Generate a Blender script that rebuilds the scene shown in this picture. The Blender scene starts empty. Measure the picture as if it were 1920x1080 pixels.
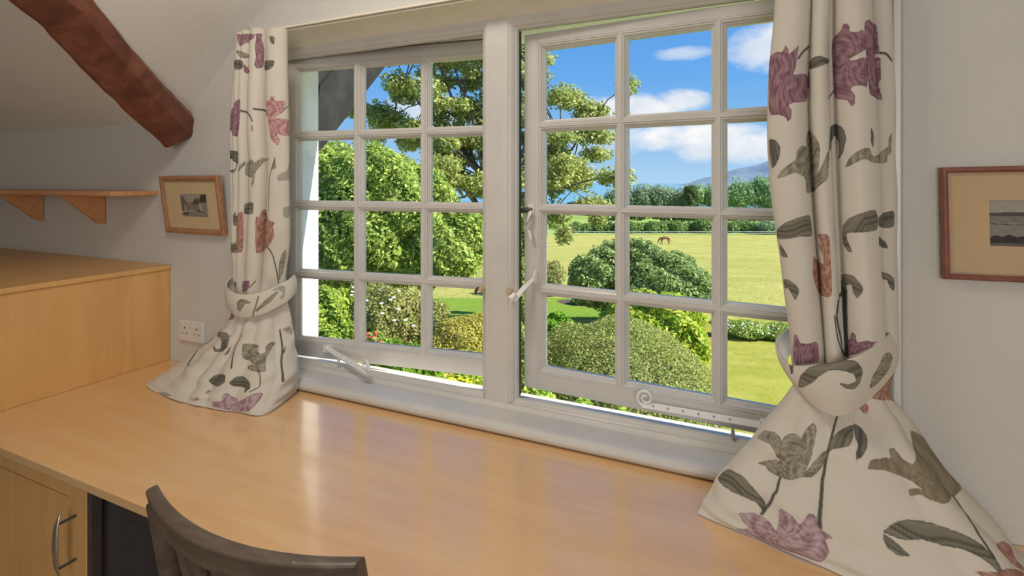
import bpy, bmesh, math, random
import numpy as np
from mathutils import Vector, Matrix
R = math.radians
C = bpy.context.scene.collection
ZC = 1.5                      # eye height above the floor; everything below is built relative to it and raised at the end
# ------------------------------------------------------------------ camera
F = 975.0; TH = math.atan(440/975.0)
cam_d = bpy.data.cameras.new('camera'); cam = bpy.data.objects.new('camera', cam_d); C.objects.link(cam)
cam_d.sensor_width = 36.0; cam_d.lens = 36.0*F/1920.0
cam_d.shift_y = -(540-343)/1920.0
cam_d.clip_start = 0.02; cam_d.clip_end = 90000
cam.location = (0, 0, ZC); cam.rotation_euler = (R(90), 0, TH)
bpy.context.scene.camera = cam
AX = (-math.sin(TH), math.cos(TH)); RX = (math.cos(TH), math.sin(TH))
# ------------------------------------------------------------------ exposure
vs = bpy.context.scene.view_settings
vs.view_transform = 'Standard'; vs.look = 'None'; vs.gamma = 1.0; vs.exposure = 0.0; vs.use_curve_mapping = False
# ------------------------------------------------------------------ sky with cumulus clouds
world = bpy.data.worlds.new('sky'); bpy.context.scene.world = world; world.use_nodes = True
nt = world.node_tree; nt.nodes.clear()
def N(t, nt_, **kw):
    n = nt_.nodes.new(t)
    for k, v in kw.items():
        if k.startswith('i_'):
            key = k[2:]; n.inputs[int(key) if key.isdigit() else key.replace('_', ' ')].default_value = v
        else: setattr(n, k, v)
    return n
def M2(nt_, op, a, b=None, clamp=False):
    n = nt_.nodes.new('ShaderNodeMath'); n.operation = op; n.use_clamp = clamp
    for i, x in enumerate((a, b)):
        if x is None: continue
        if isinstance(x, (int, float)): n.inputs[i].default_value = x
        else: nt_.links.new(x, n.inputs[i])
    return n.outputs[0]
tc = N('ShaderNodeTexCoord', nt); sep = N('ShaderNodeSeparateXYZ', nt); nt.links.new(tc.outputs['Generated'], sep.inputs[0])
az = M2(nt, 'ARCTAN2', sep.outputs[0], sep.outputs[1])
el = M2(nt, 'ARCSINE', sep.outputs[2])
ramp = N('ShaderNodeValToRGB', nt); nt.links.new(M2(nt, 'MULTIPLY', el, 1/0.9, True), ramp.inputs[0])
cr = ramp.color_ramp
for p, c in ((0.0, (.44, .68, .92, 1)), (0.10, (.27, .53, .88, 1)), (0.22, (.145, .42, .88, 1)), (0.42, (.085, .30, .80, 1)), (1.0, (.06, .20, .55, 1))):
    e = cr.elements.new(p) if p not in (0.0, 1.0) else cr.elements[0 if p == 0.0 else -1]
    e.color = c; e.position = p
mp = N('ShaderNodeMapping', nt); mp.inputs['Scale'].default_value = (1, 1, 1.7); nt.links.new(tc.outputs['Generated'], mp.inputs[0])
nz = N('ShaderNodeTexNoise', nt); nz.inputs['Scale'].default_value = 14; nz.inputs['Detail'].default_value = 8; nz.inputs['Roughness'].default_value = .6
nt.links.new(mp.outputs[0], nz.inputs[0])
nc = M2(nt, 'MULTIPLY', M2(nt, 'SUBTRACT', nz.outputs[0], 0.5), 2.6)
# clouds: azimuth from the window normal (deg), elevation (deg), half sizes (deg), density
clouds = [(-11, 7.9, 6.8, 1.75, 1.0), (-6.5, 8.6, 3.2, 1.4, .9), (-5.5, 4.9, 8.0, 1.7, 1.0), (-1, 3.6, 7.0, 1.9, .95), (-6.5, 13.3, 3.2, .8, .6), (2.0, 13.2, 4.4, 2.6, .85), (1.5, 16.2, 2.6, 1.0, .7),
          (-15, 3.8, 5, 1.2, .35), (-34, 7, 5, 3.0, .7), (20, 9, 9, 4, .9), (50, 14, 16, 7, .9), (-70, 16, 18, 7, .9), (110, 20, 26, 9, .9), (-130, 22, 28, 9, .9)]
dens = None
for a0, e0, wa, we, k in clouds:
    da = M2(nt, 'POWER', M2(nt, 'ABSOLUTE', M2(nt, 'MULTIPLY', M2(nt, 'SUBTRACT', az, R(a0)), 1/R(wa))), 2.0)
    de = M2(nt, 'POWER', M2(nt, 'ABSOLUTE', M2(nt, 'MULTIPLY', M2(nt, 'SUBTRACT', el, R(e0)), 1/R(we))), 2.0)
    v = M2(nt, 'SUBTRACT', M2(nt, 'SUBTRACT', 1.0, da), de)
    v = M2(nt, 'MULTIPLY', M2(nt, 'ADD', M2(nt, 'MULTIPLY', v, 1.3), nc, True), k)
    dens = v if dens is None else M2(nt, 'MAXIMUM', dens, v)
nz2 = N('ShaderNodeTexNoise', nt); nz2.inputs['Scale'].default_value = 9; nz2.inputs['Detail'].default_value = 5; nt.links.new(mp.outputs[0], nz2.inputs[0])
ccol = N('ShaderNodeMixRGB', nt); ccol.inputs[1].default_value = (.72, .80, .90, 1); ccol.inputs[2].default_value = (1.0, 1.0, 1.0, 1)
nt.links.new(M2(nt, 'MULTIPLY', M2(nt, 'SUBTRACT', nz2.outputs[0], .35), 3.5, True), ccol.inputs[0])
mx = N('ShaderNodeMixRGB', nt); nt.links.new(dens, mx.inputs[0]); nt.links.new(ramp.outputs[0], mx.inputs[1]); nt.links.new(ccol.outputs[0], mx.inputs[2])
bg = N('ShaderNodeBackground', nt); bg.inputs[1].default_value = 1.0; nt.links.new(mx.outputs[0], bg.inputs[0])
wo = N('ShaderNodeOutputWorld', nt); nt.links.new(bg.outputs[0], wo.inputs[0])
# ------------------------------------------------------------------ sun
sd = bpy.data.lights.new('sun', 'SUN'); sd.energy = 9.0; sd.angle = R(0.6); sd.color = (1.0, .95, .86)
sun = bpy.data.objects.new('sun', sd); C.objects.link(sun)
to_sun = Vector((.85, .12, .66)).normalized(); sun.rotation_euler = (-to_sun).to_track_quat('-Z', 'Y').to_euler()
# ------------------------------------------------------------------ unseen fill lights added to brighten the room, behind the camera and overhead
def area(name, loc, target, sx, sy, power, col):
    d = bpy.data.lights.new(name, 'AREA'); d.shape = 'RECTANGLE'; d.size = sx; d.size_y = sy; d.energy = power; d.color = col
    o = bpy.data.objects.new(name, d); C.objects.link(o); o.location = loc
    o.rotation_euler = (Vector(target)-Vector(loc)).to_track_quat('-Z', 'Y').to_euler(); return o
area('rear_fill', (0.6, -2.55, ZC+.1), (-.6, 1.4, ZC-.1), 2.2, 1.3, 51, (1.0, .985, .95))
area('overhead_fill', (-.9, .55, ZC+1.05), (-.95, .5, 0), .5, .5, 13, (1.0, .91, .80))

# ================================================================== helpers
def tag(o, label=None, cat=None, group=None, kind=None):
    if label: o['label'] = label
    if cat: o['category'] = cat
    if group: o['group'] = group
    if kind: o['kind'] = kind
    return o
def empty(name, loc=(0, 0, 0), rz=0, rx=0, parent=None):
    o = bpy.data.objects.new(name, None); C.objects.link(o); o.location = loc; o.rotation_euler = (rx, 0, rz); o.empty_display_size = .05
    if parent: o.parent = parent
    return o
def mesh_obj(name, verts, faces, mat, parent=None, smooth=False, loc=(0, 0, 0)):
    me = bpy.data.meshes.new(name); me.from_pydata([tuple(v) for v in verts], [], [tuple(f) for f in faces]); me.update()
    o = bpy.data.objects.new(name, me); C.objects.link(o); o.location = loc
    if mat: me.materials.append(mat)
    if smooth: me.polygons.foreach_set('use_smooth', [True]*len(me.polygons))
    if parent: o.parent = parent
    return o
class MB:
    def __init__(s): s.v = []; s.f = []
    def add(s, v, f):
        b = len(s.v); s.v += [tuple(p) for p in v]; s.f += [tuple(i+b for i in q) for q in f]; return s
    def box(s, x0, y0, z0, x1, y1, z1):
        v = [(x0, y0, z0), (x1, y0, z0), (x1, y1, z0), (x0, y1, z0), (x0, y0, z1), (x1, y0, z1), (x1, y1, z1), (x0, y1, z1)]
        return s.add(v, [(0, 3, 2, 1), (4, 5, 6, 7), (0, 1, 5, 4), (1, 2, 6, 5), (2, 3, 7, 6), (3, 0, 4, 7)])
    def prism(s, poly, axis, a, b):      # poly in the other two axes, extruded along axis from a to b
        def P(u, v, w): return {'x': (w, u, v), 'y': (u, w, v), 'z': (u, v, w)}[axis]
        n = len(poly); v = [P(p[0], p[1], a) for p in poly]+[P(p[0], p[1], b) for p in poly]
        return s.add(v, [tuple(range(n))[::-1], tuple(range(n, 2*n))]+[(i, (i+1) % n, n+(i+1) % n, n+i) for i in range(n)])
    def tube(s, pts, r, n=10, flat=1.0, up=Vector((0, 0, 1)), cap=True):
        pts = [Vector(p) for p in pts]; rs = r if isinstance(r, (list, tuple)) else [r]*len(pts); b = len(s.v)
        for i, p in enumerate(pts):
            t = (pts[min(i+1, len(pts)-1)]-pts[max(i-1, 0)]).normalized()
            u = up.cross(t)
            if u.length < 1e-3: u = Vector((1, 0, 0)).cross(t)
            u.normalize(); w = t.cross(u)
            for k in range(n):
                a = 2*math.pi*k/n; s.v.append(tuple(p+u*math.cos(a)*rs[i]+w*math.sin(a)*rs[i]*flat))
        for i in range(len(pts)-1):
            for k in range(n):
                k2 = (k+1) % n; s.f.append((b+i*n+k, b+i*n+k2, b+(i+1)*n+k2, b+(i+1)*n+k))
        if cap:
            s.f.append(tuple(b+k for k in range(n))[::-1]); s.f.append(tuple(b+(len(pts)-1)*n+k for k in range(n)))
        return s
    def ring(s, x0, z0, x1, z1, prof):   # rectangle in XZ swept by a closed profile of (inset, depth y), mitred
        n = len(prof); b = len(s.v)
        for cx, cz, sx, sz in ((x0, z0, 1, 1), (x1, z0, -1, 1), (x1, z1, -1, -1), (x0, z1, 1, -1)):
            for i, y in prof: s.v.append((cx+sx*i, y, cz+sz*i))
        for k in range(4):
            k2 = (k+1) % 4
            for j in range(n):
                j2 = (j+1) % n; s.f.append((b+k*n+j, b+k2*n+j, b+k2*n+j2, b+k*n+j2))
        return s
    def lathe(s, prof, c, n=20, axis='z'):
        b = len(s.v)
        for r, h in prof:
            for k in range(n):
                a = 2*math.pi*k/n; u, v = r*math.cos(a), r*math.sin(a)
                s.v.append({'z': (c[0]+u, c[1]+v, c[2]+h), 'y': (c[0]+u, c[1]+h, c[2]+v), 'x': (c[0]+h, c[1]+u, c[2]+v)}[axis])
        for i in range(len(prof)-1):
            for k in range(n):
                k2 = (k+1) % n; s.f.append((b+i*n+k, b+i*n+k2, b+(i+1)*n+k2, b+(i+1)*n+k))
        s.f.append(tuple(b+k for k in range(n))[::-1]); s.f.append(tuple(b+(len(prof)-1)*n+k for k in range(n)))
        return s
    def build(s, name, mat, parent=None, bevel=0, smooth=False, loc=(0, 0, 0), seg=2):
        o = mesh_obj(name, s.v, s.f, mat, parent, smooth, loc)
        bm = bmesh.new(); bm.from_mesh(o.data); bmesh.ops.recalc_face_normals(bm, faces=bm.faces); bm.to_mesh(o.data); bm.free()
        if smooth:
            try: o.data.set_sharp_from_angle(angle=R(38))
            except Exception: pass
        if bevel:
            m = o.modifiers.new('bevel', 'BEVEL'); m.width = bevel; m.segments = seg; m.limit_method = 'ANGLE'; m.angle_limit = R(35)
        return o
# ------------------------------------------------------------------ materials
def mat_new(name):
    m = bpy.data.materials.new(name); m.use_nodes = True; nt = m.node_tree; b = nt.nodes['Principled BSDF']; return m, nt, b
def ramp_node(nt, fac, stops):
    r = nt.nodes.new('ShaderNodeValToRGB'); nt.links.new(fac, r.inputs[0]); e = r.color_ramp.elements
    for i, (p, c) in enumerate(stops):
        q = e[i] if i < 2 else e.new(p)
        q.position = p; q.color = (*c, 1)
    return r.outputs[0]
def noise(nt, scale, detail=4, rough=.5, stretch=(1, 1, 1), coord='Object', distortion=0):
    t = nt.nodes.new('ShaderNodeTexCoord'); m = nt.nodes.new('ShaderNodeMapping'); m.inputs['Scale'].default_value = stretch
    n = nt.nodes.new('ShaderNodeTexNoise'); n.inputs['Scale'].default_value = scale; n.inputs['Detail'].default_value = detail; n.inputs['Roughness'].default_value = rough
    n.inputs['Distortion'].default_value = distortion
    nt.links.new(t.outputs[coord], m.inputs[0]); nt.links.new(m.outputs[0], n.inputs[0]); return n.outputs[0]
def bump(nt, b, h, strength, dist=.01):
    n = nt.nodes.new('ShaderNodeBump'); n.inputs['Strength'].default_value = strength; n.inputs['Distance'].default_value = dist
    nt.links.new(h, n.inputs['Height']); nt.links.new(n.outputs[0], b.inputs['Normal'])
def plain(name, col, rough=.6, bs=None, var=.06, metal=0.0, bd=.002, stretch=(1, 1, 1), sc=30):
    m, nt, b = mat_new(name); b.inputs['Roughness'].default_value = rough; b.inputs['Metallic'].default_value = metal
    f = noise(nt, sc, 5, .6, stretch)
    nt.links.new(ramp_node(nt, f, [(.3, tuple(c*(1-var) for c in col)), (.7, tuple(min(1, c*(1+var)) for c in col))]), b.inputs['Base Color'])
    if bs: bump(nt, b, noise(nt, bs, 6, .6), .5, bd)
    return m
wall_paint = plain('wall_paint', (.65, .63, .595), .85, 90, .02, bd=.004, sc=3)
ceil_paint = plain('ceiling_paint', (.86, .84, .80), .85, 60, .02, bd=.003, sc=3)
ext_render = plain('exterior_render', (.93, .92, .88), .8, 25, .02, bd=.006)
def gloss_paint():
    m, nt, b = mat_new('white_gloss_paint'); b.inputs['Roughness'].default_value = .32
    big = noise(nt, 6, 4, .6); chips = noise(nt, 70, 5, .65, (1, 1, 1))
    c1 = ramp_node(nt, big, [(.3, (.62, .595, .56)), (.7, (.69, .665, .625))])
    k = nt.nodes.new('ShaderNodeMapRange'); k.inputs['From Min'].default_value = .735; k.inputs['From Max'].default_value = .76; nt.links.new(chips, k.inputs['Value'])
    mx = nt.nodes.new('ShaderNodeMixRGB'); nt.links.new(k.outputs[0], mx.inputs[0]); nt.links.new(c1, mx.inputs[1]); mx.inputs[2].default_value = (.22, .18, .15, 1)
    nt.links.new(mx.outputs[0], b.inputs['Base Color']); bump(nt, b, noise(nt, 45, 5, .6), .35, .0015); return m
gloss = gloss_paint()
cream = plain('cream_gloss_paint', (.86, .80, .66), .35, 30, .03, bd=.002)
def wood(name, c0, c1, c2, rough, scale=(1, 14, 14), sc=3.0, coat=0.0, bd=.0006, fleck=True):
    m, nt, b = mat_new(name); b.inputs['Roughness'].default_value = rough
    g = noise(nt, sc, 6, .6, scale, distortion=.6); h = noise(nt, 1.3, 3, .5, (1, 1.6, 1.6))
    col = ramp_node(nt, g, [(.25, c0), (.75, c2), (.5, c1)])
    mx = nt.nodes.new('ShaderNodeMixRGB'); mx.blend_type = 'MULTIPLY'; mx.inputs[0].default_value = .5
    nt.links.new(col, mx.inputs[1]); nt.links.new(ramp_node(nt, h, [(.3, (.86, .84, .80)), (.7, (1, 1, 1))]), mx.inputs[2])
    nt.links.new(mx.outputs[0], b.inputs['Base Color'])
    if coat: b.inputs['Coat Weight'].default_value = coat; b.inputs['Coat Roughness'].default_value = .13
    bump(nt, b, noise(nt, 9, 4, .6, (1, 5, 5)), .3, bd); return m
maple = wood('maple_veneer', (.78, .46, .21), (.84, .52, .25), (.88, .58, .31), .28, (1, 9, 9), 2.2, .9, .0010)
maple_v = wood('maple_upright', (.70, .38, .13), (.76, .44, .165), (.82, .49, .20), .42, (7, 7, 1), 2.2, .1)
maple_s = wood('shelf_wood', (.60, .27, .10), (.68, .34, .15), (.74, .40, .19), .5, (1, 9, 9), 3)
frame_wood = wood('picture_frame_wood', (.33, .15, .075), (.42, .20, .10), (.50, .26, .14), .5, (4, 4, 4), 8)
frame_mahog = wood('mahogany_frame', (.18, .062, .04), (.25, .09, .06), (.32, .13, .085), .45, (4, 4, 4), 8)
beam_wood = wood('beam_oak', (.10, .027, .014), (.19, .055, .028), (.31, .11, .06), .5, (2, 2, 2), 6, .1, .004)
chair_wood = wood('dark_chair_wood', (.075, .052, .038), (.12, .088, .066), (.18, .14, .105), .42, (2, 8, 8), 5, .15)
black_timber = wood('black_timber', (.006, .006, .007), (.013, .013, .014), (.03, .03, .032), .9, (9, 2, 2), 4, 0, .004)
dark_board = plain('dark_board', (.075, .055, .05), .8, 60, .15)
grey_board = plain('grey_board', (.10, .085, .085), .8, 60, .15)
metal_white = plain('white_painted_iron', (.86, .85, .83), .3, 60, .03)
iron_dark = plain('dark_iron', (.10, .09, .085), .45, 60, .2, metal=.6)
nickel = plain('brushed_nickel', (.62, .60, .56), .28, 60, .05, metal=1.0)
brass_wood = plain('beige_knob', (.55, .42, .26), .45, 60, .1)
plastic_white = plain('white_plastic', (.74, .71, .70), .3, None, .01)
hole_mat = plain('socket_hole', (.015, .012, .012), .8, None, .1)
mount = plain('cream_mount', (.62, .47, .27), .9, 200, .02, bd=.0003)
mount2 = plain('tan_mount', (.56, .40, .235), .9, 200, .02, bd=.0003)
seal = plain('black_draught_seal', (.012, .012, .014), .6, None, .2)
def glass_mat():
    m = bpy.data.materials.new('window_glass'); m.use_nodes = True; nt = m.node_tree; nt.nodes.clear()
    t = nt.nodes.new('ShaderNodeBsdfTransparent'); t.inputs[0].default_value = (.985, .99, .985, 1)
    g = nt.nodes.new('ShaderNodeBsdfGlossy'); g.inputs['Roughness'].default_value = .02
    fr = nt.nodes.new('ShaderNodeFresnel'); fr.inputs[0].default_value = 1.35
    mx = nt.nodes.new('ShaderNodeMixShader'); nt.links.new(fr.outputs[0], mx.inputs[0]); nt.links.new(t.outputs[0], mx.inputs[1]); nt.links.new(g.outputs[0], mx.inputs[2])
    o = nt.nodes.new('ShaderNodeOutputMaterial'); nt.links.new(mx.outputs[0], o.inputs[0]); return m
glass = glass_mat()
def attr_mat(name, attr, rough=.8, transl=.3, weave=0.0, spec=.2):
    m, nt, b = mat_new(name); b.inputs['Roughness'].default_value = rough; b.inputs['Specular IOR Level'].default_value = spec
    a = nt.nodes.new('ShaderNodeAttribute'); a.attribute_name = attr
    nt.links.new(a.outputs['Color'], b.inputs['Base Color'])
    if weave: bump(nt, b, noise(nt, 900, 2, .5), weave, .0006)
    if transl:
        t = nt.nodes.new('ShaderNodeBsdfTranslucent'); nt.links.new(a.outputs['Color'], t.inputs[0])
        mx = nt.nodes.new('ShaderNodeMixShader'); mx.inputs[0].default_value = transl
        out = nt.nodes['Material Output']; nt.links.new(b.outputs[0], mx.inputs[1]); nt.links.new(t.outputs[0], mx.inputs[2]); nt.links.new(mx.outputs[0], out.inputs[0])
    return m
leaf_mat = attr_mat('leaves', 'leaf', .55, .38, spec=.35)
fabric = attr_mat('printed_cotton', 'print', .92, .22, .25, .1)
lining = plain('cotton_lining', (.86, .84, .80), .95, None, .01)

# ================================================================== the room shell
WY = 1.415                                   # face of the window wall
def wall_with_hole():
    # window wall as boxes around the opening; its left part ends at the eaves and climbs along the dormer
    mb = MB(); t = .20
    xl, xr, zt, zb = -1.76, .315, .568, -.79
    mb.prism([(-4.2, -1.5), (xl, -1.5), (xl, .63), (-2.13, .30), (-4.2, .30)], 'y', WY, WY+t)
    mb.prism([(xr, -1.5), (2.3, -1.5), (2.3, 1.15), (xr, 1.15)], 'y', WY, WY+t)
    mb.prism([(xl, zt), (xr, zt), (xr, 1.15), (-1.18, 1.15), (xl, .63)], 'y', WY, WY+t)
    mb.prism([(xl, -1.5), (xr, -1.5), (xr, zb), (xl, zb)], 'y', WY, WY+t)
    return mb
tag(wall_with_hole().build('wall_back', wall_paint, bevel=.006, seg=3), kind='structure')
tag(MB().box(-4.2, -2.7, -1.5, -4.1, WY, 1.3).build('wall_left', wall_paint), kind='structure')
tag(MB().box(2.2, -2.7, -1.5, 2.3, WY, 1.3).build('wall_right', wall_paint), kind='structure')
tag(MB().box(-4.2, -2.8, -1.5, 2.3, -2.7, 1.3).build('wall_front', wall_paint), kind='structure')
tag(MB().box(-4.2, -2.8, -1.55, 2.3, WY+.3, -1.5).build('floor', plain('carpet', (.33, .27, .21), .95, 300, .1)), kind='structure')
# ceiling: the roof slope, the dormer slope and the flat part, meeting in the valley
def ceiling():
    m1 = .4708
    def valley(z): X = -2.13+(z-.265)/.9; return (X, WY-(z-.265)/m1, z)
    T = 1.12; v = []; f = []
    V0 = (-2.13, WY, .265); V1 = valley(T)
    v = [V0, V1, (-4.2, V1[1], T), (-4.2, WY, .265),                       # main slope
         (-2.13+(T-.265)/.9, WY, T),                                       # dormer slope top at the wall
         (2.3, WY, T), (2.3, V1[1], T), (2.3, -2.8, T), (-4.2, -2.8, T)]
    f = [(0, 3, 2, 1), (0, 1, 4), (1, 6, 5, 4), (2, 8, 7, 6, 1)]
    return mesh_obj('ceiling', v, f, ceil_paint)
ce = ceiling(); tag(ce, kind='structure')
sm = ce.modifiers.new('thick', 'SOLIDIFY'); sm.thickness = .12; sm.offset = 1

# ---- oak beam in the valley
def beam():
    P = [Vector((-2.155, 1.40, .235)), Vector((-2.06, 1.215, .335)), Vector((-1.97, 1.04, .44)), Vector((-1.86, .86, .545)), Vector((-1.72, .66, .60)), Vector((-1.40, .05, .90))]
    mb = MB(); rings = []; SC = 1.2
    rnd = random.Random(4)
    up = Vector((.80, .45, .62)).normalized()
    pts = []
    for i in range(len(P)-1):
        k = 5
        for j in range(k): pts.append(P[i].lerp(P[i+1], j/k))
    pts.append(P[-1]); v = []; f = []
    for i, p in enumerate(pts):
        t = (pts[min(i+1, len(pts)-1)]-pts[max(i-1, 0)]).normalized(); u = t.cross(up).normalized(); w = u.cross(t)
        sec = [(-.060, -.062), (.026, -.066), (.064, -.030), (.062, .052), (.055, .06), (-.026, .06), (-.062, .028), (-.066, -.055)]
        for a, b in sec: v.append(p+u*(a*SC+rnd.uniform(-.0025, .0025))+w*(b*SC+rnd.uniform(-.0025, .0025)))
    n = 8
    for i in range(len(pts)-1):
        for k in range(n): k2 = (k+1) % n; f.append((i*n+k, i*n+k2, (i+1)*n+k2, (i+1)*n+k))
    f.append(tuple(range(n))[::-1]); f.append(tuple((len(pts)-1)*n+k for k in range(n)))
    mb.add(v, f); o = mb.build('ceiling_beam', beam_wood, bevel=.004)
    return tag(o, 'red-brown stained crooked oak beam running up the sloping ceiling', 'beam')
beam()

# ================================================================== window
win = empty('window_1', (-.72, 1.51, -.735)); tag(win, kind='structure')
def wl(o): o.parent = win; o.location = (.72, -1.51, .735); return o
FP = [(-.002, 1.51), (.010, 1.51), (.014, 1.514), (.018, 1.516), (.025, 1.523), (.029, 1.530), (.032, 1.532), (.035, 1.540), (.035, 1.548), (.012, 1.549), (.012, 1.615), (-.002, 1.615)]
fr = MB()
OL = (-1.735, -.73, -.766, .529); OR = (-.708, -.73, .300, .529)     # moulding outer rectangles (x0,z0,x1,z1)
for x0, z0, x1, z1 in (OL, OR): fr.ring(x0, z0, x1, z1, FP)
wl(fr.build('frame_moulding', gloss, bevel=.0008))
fm = MB(); fm.box(-1.80, 1.51, .529, .36, 1.62, .60).box(-1.80, 1.51, -.79, .36, 1.62, -.73).box(-1.80, 1.51, -.73, -1.735, 1.62, .529).box(.300, 1.51, -.73, .36, 1.62, .529).box(-.766, 1.5095, -.73, -.708, 1.62, .529)
wl(fm.build('window_frame', gloss, bevel=.002))
# black draught strip round each opening
ds = MB()
for x0, z0, x1, z1 in (OL, OR): ds.box(x0+.0121, 1.575, z0+.02, x0+.0155, 1.612, z1-.02).box(x0+.013, 1.575, z1-.0155, x1-.013, 1.612, z1-.0121)
wl(ds.build('draught_seal', seal))
# bottom fillets of the frame and sill board with rounded nose
sb = MB(); sb.prism([(1.492, -.7135), (1.492, -.728), (1.511, -.728), (1.511, -.704), (1.505, -.7045), (1.499, -.709)], 'x', -1.76, .315)
wl(sb.build('bottom_bead', gloss))
sl = MB(); prof = [(1.56, -.7185), (1.56, -.749), (1.405, -.749), (1.394, -.746), (1.386, -.738), (1.384, -.730), (1.388, -.721), (1.397, -.7155), (1.41, -.7135)]
sl.prism(prof, 'x', -1.758, .314)
wl(sl.build('window_sill', gloss, bevel=.002))
tag(MB().box(.300, 1.4155, -.749, .3155, 1.512, .568).build('trim_2', plastic_white, bevel=.003), kind='structure')  # white board added to brighten the right reveal
tag(MB().box(-1.7605, 1.4155, -.749, -1.745, 1.512, .568).build('trim_3', plastic_white, bevel=.003), kind='structure')
wl(MB().prism([(1.4135, .569), (1.4135, .564), (1.43, .561), (1.455, .556), (1.48, .548), (1.499, .540), (1.5105, .530), (1.5105, .569)], 'x', -1.7445, .2995).build('head_lining', cream, smooth=True))
wl(MB().box(-.787, 1.50, -.347, -.7865, 1.501, -.346).build('stay_dot', gloss)) if False else None

def sash(name, P, ang, s0, s1, z0, z1, cols, rows, label):
    root = empty(name, (P[0], P[1], 0), ang); tag(root, label, 'window sash') if False else tag(root, kind='structure')
    m = .021
    def loc(mb, n_, mat, bev=0): o = mb.build(n_, mat, root, bevel=bev); return o
    fr = MB()
    xa, xb = cols[0][0]-m, cols[-1][1]+m; za, zb = rows[-1][1]-m, rows[0][0]+m
    fr.box(s0, 0, z0, xa, .042, z1).box(xb, 0, z0, s1, .042, z1).box(xa, 0.0004, z0, xb, .042, za).box(xa, 0.0004, zb, xb, .042, z1)
    loc(fr, 'sash_frame', gloss, .002)
    bars = MB()
    for i, (a, b) in enumerate(cols):
        for j, (t, bo) in enumerate(rows):
            l = a-m if i == 0 else (cols[i-1][1]+a)/2
            r = b+m if i == len(cols)-1 else (b+cols[i+1][0])/2
            tt = t+m if j == 0 else (rows[j-1][1]+t)/2
            bb = bo-m if j == len(rows)-1 else (bo+rows[j+1][0])/2
            ins = [a-l, r-b, tt-t, bo-bb]
            k = 1.0
            w = max(.012, sum(ins)/4)
            # mitred bead: scale the inset per side through a unit profile
            prof = [(0, .0), (.24, .0), (.25, .004), (.42, .0025), (.52, .0035), (.66, .012), (.80, .0125), (.84, .018), (1.0, .019), (1.0, .026), (1.0, .034), (.35, .041), (0, .041)]
            n = len(prof); base = len(bars.v)
            for cx, cz, dx, dz in ((l, bb, ins[0], ins[3]), (r, bb, -ins[1], ins[3]), (r, tt, -ins[1], -ins[2]), (l, tt, ins[0], -ins[2])):
                for f_, y in prof: bars.v.append((cx+dx*f_, y, cz+dz*f_))
            for q in range(4):
                q2 = (q+1) % 4
                for h in range(n):
                    h2 = (h+1) % n; bars.f.append((base+q*n+h, base+q2*n+h, base+q2*n+h2, base+q*n+h2))
    loc(bars, 'glazing_bars', gloss, .0006)
    g = MB()
    for a, b in cols:
        for t, bo in rows: g.add([(a-.004, .022, bo-.004), (b+.004, .022, bo-.004), (b+.004, .022, t+.004), (a-.004, .022, t+.004)], [(0, 1, 2, 3)])
    loc(g, 'glass_panes', glass)
    return root
LC = [(.011, .262), (.309, .552), (.596, .843)]; LR = [(.454, .210), (.171, -.071), (-.110, -.350), (-.389, -.624)]
RC = [(.068, .302), (.344, .581), (.622, .858)]; RR = [(.436, .207), (.167, -.068), (-.102, -.332), (-.370, -.602)]
left_sash = sash('window_2', (-1.67, 1.56), R(7.6), -.045, .905, -.699, .516, LC, LR, '')
right_sash = sash('window_3', (-.672, 1.588), R(-3.4), 0, .925, -.675, .49, RC, RR, '')

# ---- ironmongery
def curl(c, r0, turns, u, w, start=0.0, n=44, sgn=1):
    out = []
    for i in range(n):
        k = i/(n-1); a = start+sgn*turns*2*math.pi*k; r = r0*(1-k)**.8+.004
        out.append(Vector(c)+Vector(u)*r*math.cos(a)+Vector(w)*r*math.sin(a))
    return out
def stay(parent, A, B, curl_dir, label, holes=6, tilt=0.0):
    # a flat bar with a row of holes, pivoting at A, with a monkey-tail curl at B ; local to parent
    root = empty('casement_stay', A, 0, 0, parent); d = Vector(B)-Vector(A); L = d.length; t = d.normalized()
    side = Vector((0, 0, 1)).cross(t).normalized(); up = t.cross(side); tl = Matrix.Rotation(tilt, 3, t); side = tl @ side; up = tl @ up
    w = .0095; th = .0025
    def P(a, b, c): return t*a+side*b+up*c
    mb = MB(); steps = [(0, .006), (.02, w)]; hs = [L*(.28+.66*i/(holes-1)) for i in range(holes)]
    # bar as a strip with real square holes
    hw = .0034; xs = [0, .012]
    for h in hs: xs += [h-hw, h+hw]
    xs += [L+.012]
    for i in range(len(xs)-1):
        a, b = xs[i], xs[i+1]; hole = any(abs((a+b)/2-h) < 1e-5 for h in hs)
        wa = w*(.7 if i == 0 else 1)
        parts = [(-w, -hw), (hw, w)] if hole else [(-wa, wa)]
        for p, q in parts:
            v = [P(a, p, -th), P(b, p, -th), P(b, q, -th), P(a, q, -th), P(a, p, th), P(b, p, th), P(b, q, th), P(a, q, th)]
            mb.add(v, [(0, 3, 2, 1), (4, 5, 6, 7), (0, 1, 5, 4), (1, 2, 6, 5), (2, 3, 7, 6), (3, 0, 4, 7)])
    mb.build('stay_bar', metal_white, root)
    c = Vector((0, 0, 1)) if curl_dir is None else Vector(curl_dir)
    r0 = .021
    cen = P(L+.004, 0, 0)+c*r0
    pts = [P(L-.01, 0, 0)]+curl(cen, r0, 1.55, t, c, -math.pi/2)
    m2 = MB(); m2.tube(pts, [.0055]+[.0050*(1-.45*i/43) for i in range(44)], 10, up=side); m2.build('curl_tail', metal_white, root, smooth=True)
    m3 = MB()
    m3.lathe([(.0, -.006), (.008, -.006), (.008, .009), (.005, .012), (0, .012)], (0, 0, 0), 16)
    m3.box(-.014, -.004, -.016, .014, .016, .012)
    m3.build('pivot_bracket', metal_white, root, bevel=.0015)
    return root
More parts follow.
